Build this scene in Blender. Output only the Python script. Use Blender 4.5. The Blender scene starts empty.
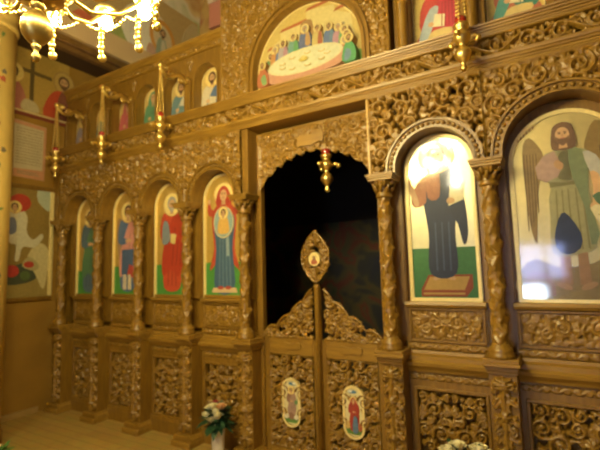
import bpy, math, random
import numpy as np
from mathutils import Vector, Matrix
PI = math.pi
scn = bpy.context.scene
COL = scn.collection
rng = random.Random(7)

# ------------------------------------------------------------------ materials
MATS = {}
def new_mat(name):
    m = bpy.data.materials.new(name); m.use_nodes = True
    nt = m.node_tree
    b = nt.nodes.get('Principled BSDF')
    return m, nt, b

def mat_wood(name, c1, c2, rough=.42, scale=6.0, axis='z'):
    if name in MATS: return MATS[name]
    m, nt, b = new_mat(name)
    tc = nt.nodes.new('ShaderNodeTexCoord'); mp = nt.nodes.new('ShaderNodeMapping')
    s = {'z': (scale*4, scale*4, scale*.5), 'x': (scale*.5, scale*4, scale*4), 'y': (scale*4, scale*.5, scale*4)}[axis]
    mp.inputs['Scale'].default_value = s
    n = nt.nodes.new('ShaderNodeTexNoise'); n.inputs['Scale'].default_value = 1.5; n.inputs['Detail'].default_value = 5
    r = nt.nodes.new('ShaderNodeValToRGB')
    r.color_ramp.elements[0].position = .3; r.color_ramp.elements[1].position = .7
    r.color_ramp.elements[0].color = (*c1, 1); r.color_ramp.elements[1].color = (*c2, 1)
    bp = nt.nodes.new('ShaderNodeBump'); bp.inputs['Strength'].default_value = .04; bp.inputs['Distance'].default_value = .004
    L = nt.links.new
    L(tc.outputs['Object'], mp.inputs['Vector']); L(mp.outputs['Vector'], n.inputs['Vector'])
    L(n.outputs['Fac'], r.inputs['Fac']); L(r.outputs['Color'], b.inputs['Base Color'])
    L(n.outputs['Fac'], bp.inputs['Height']); L(bp.outputs['Normal'], b.inputs['Normal'])
    b.inputs['Roughness'].default_value = rough; b.inputs['Specular IOR Level'].default_value = .6
    MATS[name] = m
    return m

def mat_plain(name, c, rough=.6, metal=0.0, noise=.0, nscale=8.0, coat=0.0, emit=None, es=0.0, c2=None):
    if name in MATS: return MATS[name]
    m, nt, b = new_mat(name)
    b.inputs['Base Color'].default_value = (*c, 1)
    b.inputs['Roughness'].default_value = rough
    b.inputs['Metallic'].default_value = metal
    if coat:
        b.inputs['Coat Weight'].default_value = coat; b.inputs['Coat Roughness'].default_value = .1
    if noise or c2:
        tc = nt.nodes.new('ShaderNodeTexCoord')
        n = nt.nodes.new('ShaderNodeTexNoise'); n.inputs['Scale'].default_value = nscale; n.inputs['Detail'].default_value = 4
        r = nt.nodes.new('ShaderNodeValToRGB')
        d = c2 if c2 else tuple(x*(1-noise) for x in c)
        r.color_ramp.elements[0].position = .35; r.color_ramp.elements[1].position = .65
        r.color_ramp.elements[0].color = (*d, 1); r.color_ramp.elements[1].color = (*c, 1)
        nt.links.new(tc.outputs['Object'], n.inputs['Vector']); nt.links.new(n.outputs['Fac'], r.inputs['Fac'])
        nt.links.new(r.outputs['Color'], b.inputs['Base Color'])
    if emit:
        b.inputs['Emission Color'].default_value = (*emit, 1); b.inputs['Emission Strength'].default_value = es
    MATS[name] = m
    return m

def leafgold(c):
    return mat_plain('gold_leaf_%02x%02x%02x' % tuple(int(x*255) for x in c), c, .34, metal=.55, noise=.08, nscale=20)
def paint(c):
    return mat_plain('paint_%02x%02x%02x' % tuple(int(x*255) for x in c), c, .5, noise=.14, nscale=30)

def mat_glass():
    if 'pane' in MATS: return MATS['pane']
    m, nt, b = new_mat('picture_glass'); nt.nodes.remove(b)
    out = nt.nodes['Material Output']
    fr = nt.nodes.new('ShaderNodeFresnel'); fr.inputs['IOR'].default_value = 1.52
    t = nt.nodes.new('ShaderNodeBsdfTransparent'); g = nt.nodes.new('ShaderNodeBsdfGlossy')
    g.inputs['Roughness'].default_value = .075
    mx = nt.nodes.new('ShaderNodeMixShader')
    nt.links.new(fr.outputs[0], mx.inputs[0]); nt.links.new(t.outputs[0], mx.inputs[1]); nt.links.new(g.outputs[0], mx.inputs[2])
    nt.links.new(mx.outputs[0], out.inputs['Surface'])
    MATS['pane'] = m
    return m

def mat_floor():
    m, nt, b = new_mat('floor_boards')
    tc = nt.nodes.new('ShaderNodeTexCoord')
    br = nt.nodes.new('ShaderNodeTexBrick')
    br.inputs['Color1'].default_value = (.52, .34, .09, 1); br.inputs['Color2'].default_value = (.45, .29, .075, 1)
    br.inputs['Mortar'].default_value = (.28, .18, .06, 1); br.inputs['Scale'].default_value = 1.0
    br.inputs['Mortar Size'].default_value = .004; br.inputs['Brick Width'].default_value = 1.3; br.inputs['Row Height'].default_value = .12
    n = nt.nodes.new('ShaderNodeTexNoise'); n.inputs['Scale'].default_value = 9
    mx = nt.nodes.new('ShaderNodeMix'); mx.data_type = 'RGBA'; mx.blend_type = 'MULTIPLY'; mx.inputs[0].default_value = .35
    nt.links.new(tc.outputs['Object'], br.inputs['Vector']); nt.links.new(tc.outputs['Object'], n.inputs['Vector'])
    nt.links.new(br.outputs['Color'], mx.inputs[6]); nt.links.new(n.outputs['Color'], mx.inputs[7])
    nt.links.new(mx.outputs[2], b.inputs['Base Color']); b.inputs['Roughness'].default_value = .4
    return m

def mat_mural(name, cols, scale=1.6):
    """old wall painting: big soft patches of colour"""
    m, nt, b = new_mat(name)
    tc = nt.nodes.new('ShaderNodeTexCoord')
    n = nt.nodes.new('ShaderNodeTexNoise'); n.inputs['Scale'].default_value = scale; n.inputs['Detail'].default_value = 2.5
    n.inputs['Distortion'].default_value = .6
    r = nt.nodes.new('ShaderNodeValToRGB'); r.color_ramp.interpolation = 'EASE'
    cr = r.color_ramp
    while len(cr.elements) < len(cols): cr.elements.new(.5)
    for i, (p, c) in enumerate(cols):
        cr.elements[i].position = p; cr.elements[i].color = (*c, 1)
    nt.links.new(tc.outputs['Object'], n.inputs['Vector']); nt.links.new(n.outputs['Fac'], r.inputs['Fac'])
    nt.links.new(r.outputs['Color'], b.inputs['Base Color']); b.inputs['Roughness'].default_value = .75
    return m

WOOD = mat_wood('oak_upright', (.165, .079, .0075), (.25, .131, .013))
WOODX = mat_wood('oak_lengthwise', (.205, .104, .011), (.32, .175, .022), axis='x')  # lighter copy of the oak: highlights of the mouldings put into its colour
CARVE = mat_wood('oak_carved', (.178, .088, .0085), (.29, .156, .018), rough=.33, scale=9)
BRASS = mat_plain('polished_brass', (.86, .64, .20), .33, 1.0)
GILT = mat_plain('gilded_moulding', (.84, .68, .30), .32, .15, noise=.1, nscale=40)
BULB = mat_plain('lamp_bulb', (1, .9, .6), .3, emit=(1, .84, .38), es=330)
GLOBE = mat_plain('lamp_globe', (1, .95, .8), .3, emit=(1, .90, .58), es=280)
RED = mat_plain('red_glass', (.28, .02, .01), .15, coat=.6)
GLASS = mat_glass()
OCHRE = mat_plain('ochre_plaster', (.52, .33, .07), .7, noise=.2, nscale=3)

# ------------------------------------------------------------------ mesh helper
class MB:
    def __init__(s): s.v = []; s.f = []; s.m = []; s.sm = []
    def add(s, vs, fs, mi=0, smooth=False):
        o = len(s.v); s.v += [tuple(map(float, p)) for p in vs]
        for f in fs: s.f.append(tuple(i+o for i in f)); s.m.append(mi); s.sm.append(smooth)
        return s
    def box(s, x0, x1, y0, y1, z0, z1, mi=0, bev=0.0):
        if bev <= 0:
            v = [(x, y, z) for z in (z0, z1) for y in (y0, y1) for x in (x0, x1)]
            s.add(v, [(0, 2, 3, 1), (4, 5, 7, 6), (0, 1, 5, 4), (1, 3, 7, 5), (3, 2, 6, 7), (2, 0, 4, 6)], mi)
        else:
            b = bev; prof = []
            v = []
            for (z, i) in ((z0, b), (z0+b, 0), (z1-b, 0), (z1, b)):
                X0, X1, Y0, Y1 = x0+i, x1-i, y0+i, y1-i
                c = b - i*.999
                v += [(X0+c, Y0, z), (X1-c, Y0, z), (X1, Y0+c, z), (X1, Y1-c, z), (X1-c, Y1, z), (X0+c, Y1, z), (X0, Y1-c, z), (X0, Y0+c, z)]
            f = [tuple(range(7, -1, -1)), tuple(range(24, 32))]
            for k in range(3):
                for j in range(8):
                    a = k*8+j; c = k*8+(j+1) % 8; f.append((a, c, c+8, a+8))
            s.add(v, f, mi)
        return s
    def lathe(s, prof, c=(0, 0, 0), n=24, mi=0, smooth=True, a0=0, a1=2*PI):
        full = abs(a1-a0-2*PI) < 1e-6; N = n if full else n+1
        v = []; f = []
        for r, z in prof:
            for i in range(N):
                a = a0+(a1-a0)*i/n; v.append((c[0]+r*math.cos(a), c[1]+r*math.sin(a), c[2]+z))
        for k in range(len(prof)-1):
            for i in range(n):
                j = (i+1) % N; f.append((k*N+i, k*N+j, (k+1)*N+j, (k+1)*N+i))
        if full:
            if prof[0][0] > 1e-4: f.append(tuple(range(N-1, -1, -1)))
            if prof[-1][0] > 1e-4: f.append(tuple((len(prof)-1)*N+i for i in range(N)))
        s.add(v, f, mi, smooth); return s
    def tube(s, pts, r, n=8, mi=0, closed=False):
        pts = [Vector(p) for p in pts]; N = len(pts); v = []; f = []
        rs = r if isinstance(r, (list, tuple)) else [r]*N
        for i, p in enumerate(pts):
            t = (pts[(i+1) % N]-pts[i-1]) if closed else (pts[min(i+1, N-1)]-pts[max(i-1, 0)])
            t.normalize(); up = Vector((0, 0, 1)) if abs(t.z) < .9 else Vector((1, 0, 0))
            a = t.cross(up).normalized(); b = t.cross(a)
            for k in range(n):
                q = 2*PI*k/n; v.append(p+a*rs[i]*math.cos(q)+b*rs[i]*math.sin(q))
        for i in range(N if closed else N-1):
            j = (i+1) % N
            for k in range(n):
                l = (k+1) % n; f.append((i*n+k, i*n+l, j*n+l, j*n+k))
        if not closed: f += [tuple(range(n-1, -1, -1)), tuple((N-1)*n+k for k in range(n))]
        s.add(v, f, mi, True); return s
    def ball(s, c, r, n=10, mi=0, sz=1.0):
        m = max(5, n*2//3)
        s.lathe([(max(r*math.sin(PI*k/m), 1e-5), -r*sz*math.cos(PI*k/m)) for k in range(m+1)], c, n, mi); return s
    def mould(s, x0, x1, prof, mi=0):
        """profile of (y, z) points swept along x, closed polygon"""
        n = len(prof); v = [(x, y, z) for x in (x0, x1) for y, z in prof]
        f = [(i, (i+1) % n, n+(i+1) % n, n+i) for i in range(n)] + [tuple(range(n-1, -1, -1)), tuple(range(n, 2*n))]
        s.add(v, f, mi); return s
    def plate(s, pts, y0, y1, mi=0):
        """closed outline in x,z given thickness y0(front)..y1(back)"""
        n = len(pts)
        if sum(pts[i][0]*pts[(i+1) % n][1]-pts[(i+1) % n][0]*pts[i][1] for i in range(n)) < 0: pts = pts[::-1]
        v = [(x, y0, z) for x, z in pts]+[(x, y1, z) for x, z in pts]
        f = [tuple(range(n)), tuple(range(2*n-1, n-1, -1))]+[(i, n+i, n+(i+1) % n, (i+1) % n) for i in range(n)]
        s.add(v, f, mi); return s
    def archband(s, cx, zs, r0, r1, y0, y1, zb=None, n=28, mi=0):
        """ring over an arch, optional straight legs down to zb"""
        P = []
        if zb is not None: P.append((cx+1, 0))
        ang = [PI*k/n for k in range(n+1)]
        o = [(cx+r1*math.cos(a), zs+r1*math.sin(a)) for a in ang]; i_ = [(cx+r0*math.cos(a), zs+r0*math.sin(a)) for a in ang]
        if zb is not None:
            o = [(cx+r1, zb)]+o+[(cx-r1, zb)]; i_ = [(cx+r0, zb)]+i_+[(cx-r0, zb)]
        N = len(o); v = []
        for (a, b) in zip(o, i_): v += [(a[0], y0, a[1]), (b[0], y0, b[1]), (b[0], y1, b[1]), (a[0], y1, a[1])]
        f = []
        for k in range(N-1):
            a = 4*k; b = a+4
            f += [(a, b, b+1, a+1), (a+1, b+1, b+2, a+2), (a+2, b+2, b+3, a+3), (a+3, b+3, b, a)]
        f += [(0, 1, 2, 3), (4*N-1, 4*N-2, 4*N-3, 4*N-4)]
        s.add(v, f, mi); return s
    def archboard(s, x0, x1, z0, z1, cx, r, zs, y0, y1, mi=0, n=28):
        """board x0..x1, z0..z1 with an arched opening (open at the bottom)"""
        ang = [PI*k/n for k in range(n+1)]
        P = [(cx+r*math.cos(a), zs+r*math.sin(a)) for a in ang]
        for k in range(n):
            a, b = P[k], P[k+1]
            v = [(a[0], y0, a[1]), (b[0], y0, b[1]), (b[0], y0, z1), (a[0], y0, z1),
                 (a[0], y1, a[1]), (b[0], y1, b[1]), (b[0], y1, z1), (a[0], y1, z1)]
            s.add(v, [(0, 3, 2, 1), (0, 1, 5, 4), (4, 5, 6, 7), (3, 7, 6, 2)], mi)
        if x0 < cx-r-1e-4: s.box(x0, cx-r, y0, y1, z0, z1, mi)
        if x1 > cx+r+1e-4: s.box(cx+r, x1, y0, y1, z0, z1, mi)
        return s
    def field(s, carve, x0, z0, y0, base=.012, mask=None, mi=0, sy=1.0, flip=False):
        """carved relief: heights of a Carve standing off the plane y0 towards -y"""
        h = carve.h; nz, nx = h.shape; r = carve.res
        ok = h > 1e-4
        if mask is not None:
            Z, X = np.meshgrid(np.arange(nz)*r+z0, np.arange(nx)*r+x0, indexing='ij')
            mk = mask(X, Z); ok = ok & mk
        cell = ok[:-1, :-1] | ok[1:, :-1] | ok[:-1, 1:] | ok[1:, 1:]
        if mask is not None: cell &= mk[:-1, :-1] & mk[1:, :-1] & mk[:-1, 1:] & mk[1:, 1:]
        need = np.zeros_like(ok)
        need[:-1, :-1] |= cell; need[1:, :-1] |= cell; need[:-1, 1:] |= cell; need[1:, 1:] |= cell
        idx = -np.ones(h.shape, int); jj, ii = np.nonzero(need); idx[jj, ii] = np.arange(len(jj))
        hh = np.where(ok, h+base, 0)
        w = carve.W
        v = [((x0+(w-i*r)) if flip else (x0+i*r), y0-sy*hh[j, i], z0+j*r) for j, i in zip(jj, ii)]
        cj, ci = np.nonzero(cell)
        f = [(idx[j, i], idx[j, i+1], idx[j+1, i+1], idx[j+1, i]) for j, i in zip(cj, ci)]
        if flip: f = [q[::-1] for q in f]
        s.add(v, f, mi, True); return s
    def build(s, name, mats, parent=None, loc=None):
        me = bpy.data.meshes.new(name); me.from_pydata(s.v, [], s.f)
        if not isinstance(mats, (list, tuple)): mats = [mats]
        for m in mats: me.materials.append(m)
        me.polygons.foreach_set('material_index', s.m); me.polygons.foreach_set('use_smooth', s.sm)
        me.validate(); me.update()
        o = bpy.data.objects.new(name, me); COL.objects.link(o)
        if parent: o.parent = parent
        if loc: o.location = loc
        return o

def tag(o, label=None, cat=None, group=None, kind=None):
    if label: o['label'] = label
    if cat: o['category'] = cat
    if group: o['group'] = group
    if kind: o['kind'] = kind
    return o
def thing(name, label, cat, loc=(0, 0, 0), group=None):
    o = bpy.data.objects.new(name, None); COL.objects.link(o); o.location = loc; o.empty_display_size = .1
    return tag(o, label, cat, group, 'thing')
def copy_tree(o, parent=None):
    c = o.copy(); COL.objects.link(c)
    if parent: c.parent = parent
    for ch in list(o.children): copy_tree(ch, c)
    return c
def struct(name, mb, mat, label=None):
    o = mb.build(name, mat); o['kind'] = 'structure'
    if label: o['label'] = label
    return o

# ------------------------------------------------------------------ wood carving as height fields
class Carve:
    def __init__(s, W, H, res=.007):
        s.W = W; s.H = H; s.res = res
        s.nx = int(round(W/res))+1; s.nz = int(round(H/res))+1; s.h = np.zeros((s.nz, s.nx)); s.W = (s.nx-1)*res
    def stamp(s, x, z, rad, fn):
        r = s.res; i0 = max(0, int((x-rad)/r)); i1 = min(s.nx, int((x+rad)/r)+2); j0 = max(0, int((z-rad)/r)); j1 = min(s.nz, int((z+rad)/r)+2)
        if i0 >= i1 or j0 >= j1: return
        Z, X = np.meshgrid(np.arange(j0, j1)*r-z, np.arange(i0, i1)*r-x, indexing='ij')
        s.h[j0:j1, i0:i1] = np.maximum(s.h[j0:j1, i0:i1], fn(X, Z))
    def dot(s, x, z, r, ht):
        s.stamp(x, z, r, lambda X, Z: ht*np.sqrt(np.clip(1-(X*X+Z*Z)/(r*r), 0, 1)))
    def stroke(s, pts, r, ht):
        n = len(pts)
        for k, (x, z) in enumerate(pts):
            q = r[0]+(r[1]-r[0])*k/max(1, n-1) if isinstance(r, tuple) else r
            s.dot(x, z, q, ht)
    def line(s, a, b, r, ht):
        d = math.hypot(b[0]-a[0], b[1]-a[1]); n = max(2, int(d/(s.res*.7)))
        s.stroke([(a[0]+(b[0]-a[0])*k/n, a[1]+(b[1]-a[1])*k/n) for k in range(n+1)], r, ht)
    def leaf(s, x, z, ang, L, w, ht):
        c, sn = math.cos(ang), math.sin(ang)
        def fn(X, Z):
            u = (X*c+Z*sn)/L; v = -X*sn+Z*c-.18*L*u*u
            uu = np.clip(u, 0, 1)
            wd = w*np.sin(PI*uu**.75)*(1+.28*np.sin(6*PI*uu))+1e-6
            q = np.abs(v)/wd
            h = ht*(.6+.4*uu)*np.sqrt(np.clip(1-q*q, 0, 1))*(1-.5*np.exp(-(v/(.22*w))**2))
            return np.where((u > 0) & (u < 1) & (q < 1), h, 0)
        s.stamp(x, z, L*1.25, fn)
    def rosette(s, x, z, r, ht, n=6):
        def fn(X, Z):
            d = np.sqrt(X*X+Z*Z); a = np.arctan2(Z, X); e = r*(.72+.28*np.cos(n*a))
            return np.where(d < e, ht*(.45+.55*np.sin(np.clip(d/e, 0, 1)*PI)), 0)
        s.stamp(x, z, r, fn); s.dot(x, z, r*.32, ht*1.1)
    def scroll(s, x, z, R, sg, a0, ht, turns=1.5, w=.011, leaves=True):
        n = int(turns*2*PI*R/(s.res*.8)); pts = []
        for k in range(n+1):
            t = k/n; rr = R*(1-.82*t**.85); a = a0+sg*turns*2*PI*t; pts.append((x+rr*math.cos(a), z+rr*math.sin(a)))
        s.stroke(pts, (w, w*.8), ht)
        if leaves:
            m = max(3, int(R/.013))
            for k in range(m):
                t = .58*k/m; rr = R*(1-.82*t**.85); a = a0+sg*turns*2*PI*t
                tx = a+sg*PI/2
                s.leaf(x+rr*math.cos(a), z+rr*math.sin(a), tx-sg*.75, R*.72, R*.19, ht*.95)
                s.leaf(x+rr*math.cos(a), z+rr*math.sin(a), tx+sg*.8, R*.45, R*.15, ht*.8)
        s.rosette(x, z, R*.27, ht*1.05, 5)
    def fill(s, R, ht, cover=.72, keep=None, tries=4000, L=.05):
        for k in range(tries):
            x = R.uniform(0, s.W); z = R.uniform(0, s.H)
            if keep and not keep(x, z): continue
            j = min(s.nz-1, int(z/s.res)); i = min(s.nx-1, int(x/s.res))
            if s.h[j, i] > 0: continue
            l = L*R.uniform(.7, 1.3); s.leaf(x, z, R.uniform(0, 2*PI), l, l*.3, ht*R.uniform(.7, 1))
            if k % 60 == 0 and (s.h > 0).mean() > cover: break
    def rim(s, w, ht):
        n = max(1, int(round(w/s.res)))
        s.h[:n] = np.maximum(s.h[:n], ht); s.h[-n:] = np.maximum(s.h[-n:], ht); s.h[:, :n] = np.maximum(s.h[:, :n], ht); s.h[:, -n:] = np.maximum(s.h[:, -n:], ht)
    def mirror(s): s.h = np.maximum(s.h, s.h[:, ::-1])

def rinceau(W, H, seed, ht=.022, res=.007, period=None):
    """running scroll frieze"""
    R = random.Random(seed); c = Carve(W, H, res); p = period or H*1.25; n = max(1, round(W/p)); p = W/n; A = H*.30
    pts = [(x, H/2+A*math.sin(2*PI*x/(2*p))) for x in np.arange(0, W, res*.7)]
    c.stroke(pts, .010, ht)
    for k in range(n):
        x = (k+.5)*p; up = 1 if k % 2 == 0 else -1
        c.scroll(x, H/2-up*H*.10, H*.33, up, PI/2*up+PI*.1, ht, 1.4, .009)
    c.fill(R, ht*.85, .66, L=H*.3)
    return c

def scrollfield(W, H, seed, keep, ht=.024, res=.007, Rm=.085, n=26, cover=.72, sym=True, w=.011):
    """all-over scrollwork inside keep(x,z)"""
    R = random.Random(seed); c = Carve(W, H, res); placed = []
    for k in range(n*60):
        rr = Rm*R.uniform(.55, 1.0)*(1 if k < n*30 else .6)
        x = R.uniform(rr*.6, (W/2 if sym else W-rr*.6)); z = R.uniform(rr*.6, max(H-rr*.6, rr*.61))
        if not keep(x, z): continue
        if any(math.hypot(x-a, z-b) < (rr+q)*.86 for a, b, q in placed): continue
        if sym and W/2-x < rr*.75: continue
        placed.append((x, z, rr)); c.scroll(x, z, rr*.92, R.choice((-1, 1)), R.uniform(0, 6.28), ht*R.uniform(.85, 1.1), R.uniform(1.2, 1.7), w*(.7+.3*rr/Rm))
        if len(placed) >= n: break
    if sym: c.mirror()
    c.fill(R, ht*.8, cover, keep)
    return c

# ------------------------------------------------------------------ layout (metres; x along the screen, y away from the camera, z up)
BAY = .76
COLX = [-3.04, -2.28, -1.52, -.76, 0.0, 1.403, 2.163]
YF = -.19          # face of the arcade
Z_LEDGE, Z_CAP, Z_COR0, Z_COR1 = 1.08, 2.43, 3.07, 3.37
XL, XR = -3.25, 4.65

# ---- setting
fl = MB().box(XL-.1, XR+.1, -8.1, 3.3, -.1, 0); struct('floor', fl, mat_floor())
WALLM = mat_plain('wall_plaster', (.33, .175, .022), .75, noise=.18, nscale=2.5)
wl = MB().box(XL-.15, XL, -8.1, 3.3, 0, 4.85); struct('wall_left', wl, WALLM)
DARKW = mat_plain('low_bounce_wall', (.12, .065, .018), .6, noise=.2, nscale=4)  # unseen walls coloured dark to cut bounced light
struct('wall_right', MB().box(XR, XR+.15, -8.1, 3.3, 0, 6.6), DARKW)
struct('baseboard_left', MB().box(XL, XL+.02, -8.0, -.3, 0, .07), mat_plain('skirting', (.42, .27, .10), .5, noise=.1))
# back wall with the glazed entrance behind the camera
bw = MB(); dx0, dx1, dz1 = 1.55, 2.95, 2.35
bw.box(XL, dx0, -8.1, -8, 0, 6.6); bw.box(dx1, XR, -8.1, -8, 0, 6.6); bw.box(dx0, dx1, -8.1, -8, dz1, 6.6)
struct('wall_back', bw, DARKW)
dr = MB(); DW = mat_plain('door_paint', (.28, .16, .06), .5)
for a, b in ((dx0, dx0+.28), (2.32, 2.42), (dx1-.22, dx1)): dr.box(a, b, -8.06, -8, 0, dz1)
dr.box(dx0, dx1, -8.06, -8, 0, .86).box(2.32, dx1, -8.06, -8, .8, 1.2); dr.box(dx0, dx1, -8.06, -8, 1.16, 1.34); dr.box(dx0, dx1, -8.06, -8, 2.1, dz1)
d1 = struct('door_1', dr, DW)
DAY = mat_plain('daylight_pane', (.8, .9, 1), .3, emit=(.62, .8, 1.0), es=30)
DAY2 = mat_plain('daylight_pane_frosted', (.6, .7, 1), .3, emit=(.42, .52, 1.0), es=6)
p = MB().box(dx0+.1, dx1-.1, -8.05, -8.03, .72, 1.16).build('pane', DAY, d1)
p = MB().box(dx0+.1, dx1-.1, -8.05, -8.03, 1.3, 2.12).build('pane', DAY2, d1)
# spring of the vault: soffit along the left wall, painted vault above it
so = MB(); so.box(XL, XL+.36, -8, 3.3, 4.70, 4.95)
struct('ceiling_soffit', so, mat_plain('shaded_soffit', (.07, .035, .015), .7))  # shadow of the underside put into a dark base colour
st = MB(); STRIPE = [mat_plain('stripe_ochre', (.42, .24, .07), .7, noise=.3, nscale=14), mat_plain('stripe_brown', (.24, .12, .04), .7, noise=.3, nscale=14), mat_plain('stripe_pale', (.56, .40, .22), .7)]
for k, (a, b, z, mi) in enumerate(((.36, .46, 4.69, 1), (.46, .58, 4.68, 0), (.58, .64, 4.67, 1), (.64, .82, 4.68, 0), (.82, .88, 4.65, 2))):
    st.box(XL+a, XL+b, -8, 3.3, z, 4.95, mi)
struct('trim_1', st, STRIPE)
VX = XL+.86
vm = mat_mural('vault_fresco', [(.30, (.45, .24, .08)), (.42, (.62, .45, .22)), (.5, (.66, .60, .46)), (.58, (.42, .45, .22)), (.68, (.55, .26, .12))], 1.3)
v = MB(); prof = []
for k in range(25):
    a = PI*k/24; prof.append((.70-(.70-VX)*math.cos(a), 5.9+1.7*math.sin(a)))
prof = [(VX, 4.65)]+prof+[(1.4-VX, 4.65)]
vs = []; N = len(prof)
for y in (-8, 3.3): vs += [(x, y, z) for x, z in prof]
v.add(vs, [(i, i+1, N+i+1, N+i) for i in range(N-1)], 0, True)
struct('ceiling', v, vm)
struct('ceiling_right', MB().box(1.4-VX, XR, -8, 3.3, 4.70, 4.95), mat_plain('shaded_soffit', (.07, .035, .015)))
# end wall high over the altar, with a rib
we = MB(); pts = [(x, z) for x, z in prof]
we.plate(pts, 1.72, 1.8)
struct('wall_end', we, mat_mural('end_fresco', [(.3, (.30, .16, .05)), (.5, (.50, .34, .12)), (.62, (.40, .17, .08)), (.7, (.55, .45, .26))], 1.8))
# sanctuary behind the gate: closed, its gloom put into dark wall colours
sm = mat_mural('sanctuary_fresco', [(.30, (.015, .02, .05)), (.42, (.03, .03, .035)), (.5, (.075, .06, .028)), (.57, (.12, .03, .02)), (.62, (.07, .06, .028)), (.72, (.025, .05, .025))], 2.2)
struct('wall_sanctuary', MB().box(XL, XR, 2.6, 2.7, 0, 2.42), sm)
struct('wall_sanctuary_upper', MB().box(XL, XR, 2.6, 2.7, 2.42, 4.2), mat_plain('sanctuary_gloom', (.02, .014, .012), .9))
struct('light_block_sanctuary', MB().box(XL, XR, .16, 2.7, 4.14, 4.2), MATS['sanctuary_gloom'])  # unseen slab added to keep nave light out of the sanctuary

# ---- front-left painted pillar under the soffit
PX, PY, PR = -2.67, -1.25, .25
t = thing('painted_pillar', 'tall yellow round pillar painted with small flowers, at the left edge', 'pillar', (PX, PY, 0))
PYEL = mat_plain('pillar_yellow', (.72, .50, .14), .5, noise=.12, nscale=5)
fm = MB().lathe([(PR, .25), (PR, 4.45)], n=40)
MB().lathe([(PR+.01, 0), (PR+.01, .12), (PR, .14), (PR, .26)], n=40).build('base', WALLM, t)
MB().lathe([(PR, 4.43), (PR+.02, 4.45), (PR+.02, 4.49), (PR, 4.50), (PR, 4.58), (PR+.03, 4.645)], n=40).build('capital', MATS['pillar_yellow'], t)
Rr = random.Random(3)
def on_pillar(a, z, du, dv, r): aa = a+du/r; return (r*math.cos(aa), r*math.sin(aa), z+dv)
for k in range(150):
    a = Rr.uniform(-PI*.85, .35); z = .4+4.0*((k*.6180339) % 1); mi = Rr.choice((0, 0, 1, 2)); s_ = Rr.uniform(.018, .04); rot = Rr.uniform(0, 6.28)
    n = 10; P = [(0, 0)]+[(s_*(1+.35*math.cos(5*q))*math.cos(q), s_*(.6 if mi == 0 else 1)*math.sin(q)) for q in [2*PI*i/n for i in range(n)]]
    c_, s2 = math.cos(rot), math.sin(rot); P = [(x*c_-y*s2, x*s2+y*c_) for x, y in P]
    fm.add([on_pillar(a, z, x, y, PR+.002) for x, y in P], [(0, 1+i, 1+(i+1) % n) for i in range(n)], mi+1)
fm.build('shaft', [PYEL, paint((.16, .22, .06)), paint((.42, .10, .05)), paint((.20, .16, .10))], t)

# ------------------------------------------------------------------ painted pictures
class Pic:
    def __init__(s, k=1.0): s.mb = MB(); s.mats = []; s.y = 0.0; s.k = k
    def mi(s, c):
        m = c if not isinstance(c, tuple) else paint(tuple(q*s.k for q in c))
        if m not in s.mats: s.mats.append(m)
        return s.mats.index(m)
    def poly(s, pts, c, smooth=0):
        if smooth:
            out = []; n = len(pts)
            for i in range(n):
                p0, p1, p2, p3 = pts[i-1], pts[i], pts[(i+1) % n], pts[(i+2) % n]
                for k in range(smooth):
                    t = k/smooth
                    out.append(tuple(.5*(2*p1[d]+(p2[d]-p0[d])*t+(2*p0[d]-5*p1[d]+4*p2[d]-p3[d])*t*t+(3*p1[d]-p0[d]-3*p2[d]+p3[d])*t**3) for d in (0, 1)))
            pts = out
        s.y -= .0004; s.mb.plate(list(pts), s.y-.0003, .0005, s.mi(c)); return s
    def ell(s, x, z, a, b, c, rot=0, n=20):
        P = []
        for k in range(n):
            q = 2*PI*k/n; X, Z = a*math.cos(q), b*math.sin(q); P.append((x+X*math.cos(rot)-Z*math.sin(rot), z+X*math.sin(rot)+Z*math.cos(rot)))
        return s.poly(P, c)
    def build(s, name, parent): return s.mb.build(name, s.mats, parent)
def arch_pts(hw, h, zb=0.0, n=20):
    zs = h-hw
    return [(-hw, zb), (hw, zb)]+[(hw*math.cos(PI*k/n), zs+hw*math.sin(PI*k/n)) for k in range(n+1)]
SKIN = (.60, .36, .18); GOLD = (.70, .48, .12); GREEN = (.07, .26, .045); HAIR = (.10, .05, .025); WHITE = (.72, .70, .60)

def head(P, x, z, r, hair=HAIR, beard=True, halo=(.80, .62, .22), hood=None):
    if halo: P.ell(x, z, r*2.1, r*2.1, (.55, .30, .10)); P.ell(x, z, r*1.98, r*1.98, halo)
    if hood: P.poly([(x-r*1.5, z-r*1.7), (x-r*1.25, z+r*.5), (x, z+r*1.5), (x+r*1.25, z+r*.5), (x+r*1.5, z-r*1.7)], hood, 4)
    else: P.ell(x, z+r*.15, r*1.08, r*1.22, hair)
    P.poly([(x-r*.35, z-r*.6), (x+r*.35, z-r*.6), (x+r*.45, z-r*1.7), (x-r*.45, z-r*1.7)], (.50, .29, .14))
    P.ell(x, z-r*.1, r*.74, r*.98, SKIN)
    if beard: P.poly([(x-r*.72, z-r*.2), (x-r*.35, z-r*.5), (x, z-r*.42), (x+r*.35, z-r*.5), (x+r*.72, z-r*.2), (x+r*.5, z-r*1.05), (x, z-r*1.45), (x-r*.5, z-r*1.05)], hair)
    for sx in (-1, 1):
        P.ell(x+sx*r*.3, z+r*.1, r*.15, r*.08, (.06, .03, .02)); P.ell(x+sx*r*.3, z+r*.28, r*.22, r*.05, hair)
    P.poly([(x-r*.05, z+r*.1), (x+r*.06, z+r*.1), (x+r*.13, z-r*.28), (x-r*.1, z-r*.28)], (.47, .26, .12))
    P.ell(x, z-r*.48, r*.25, r*.07, (.42, .14, .09))

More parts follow.
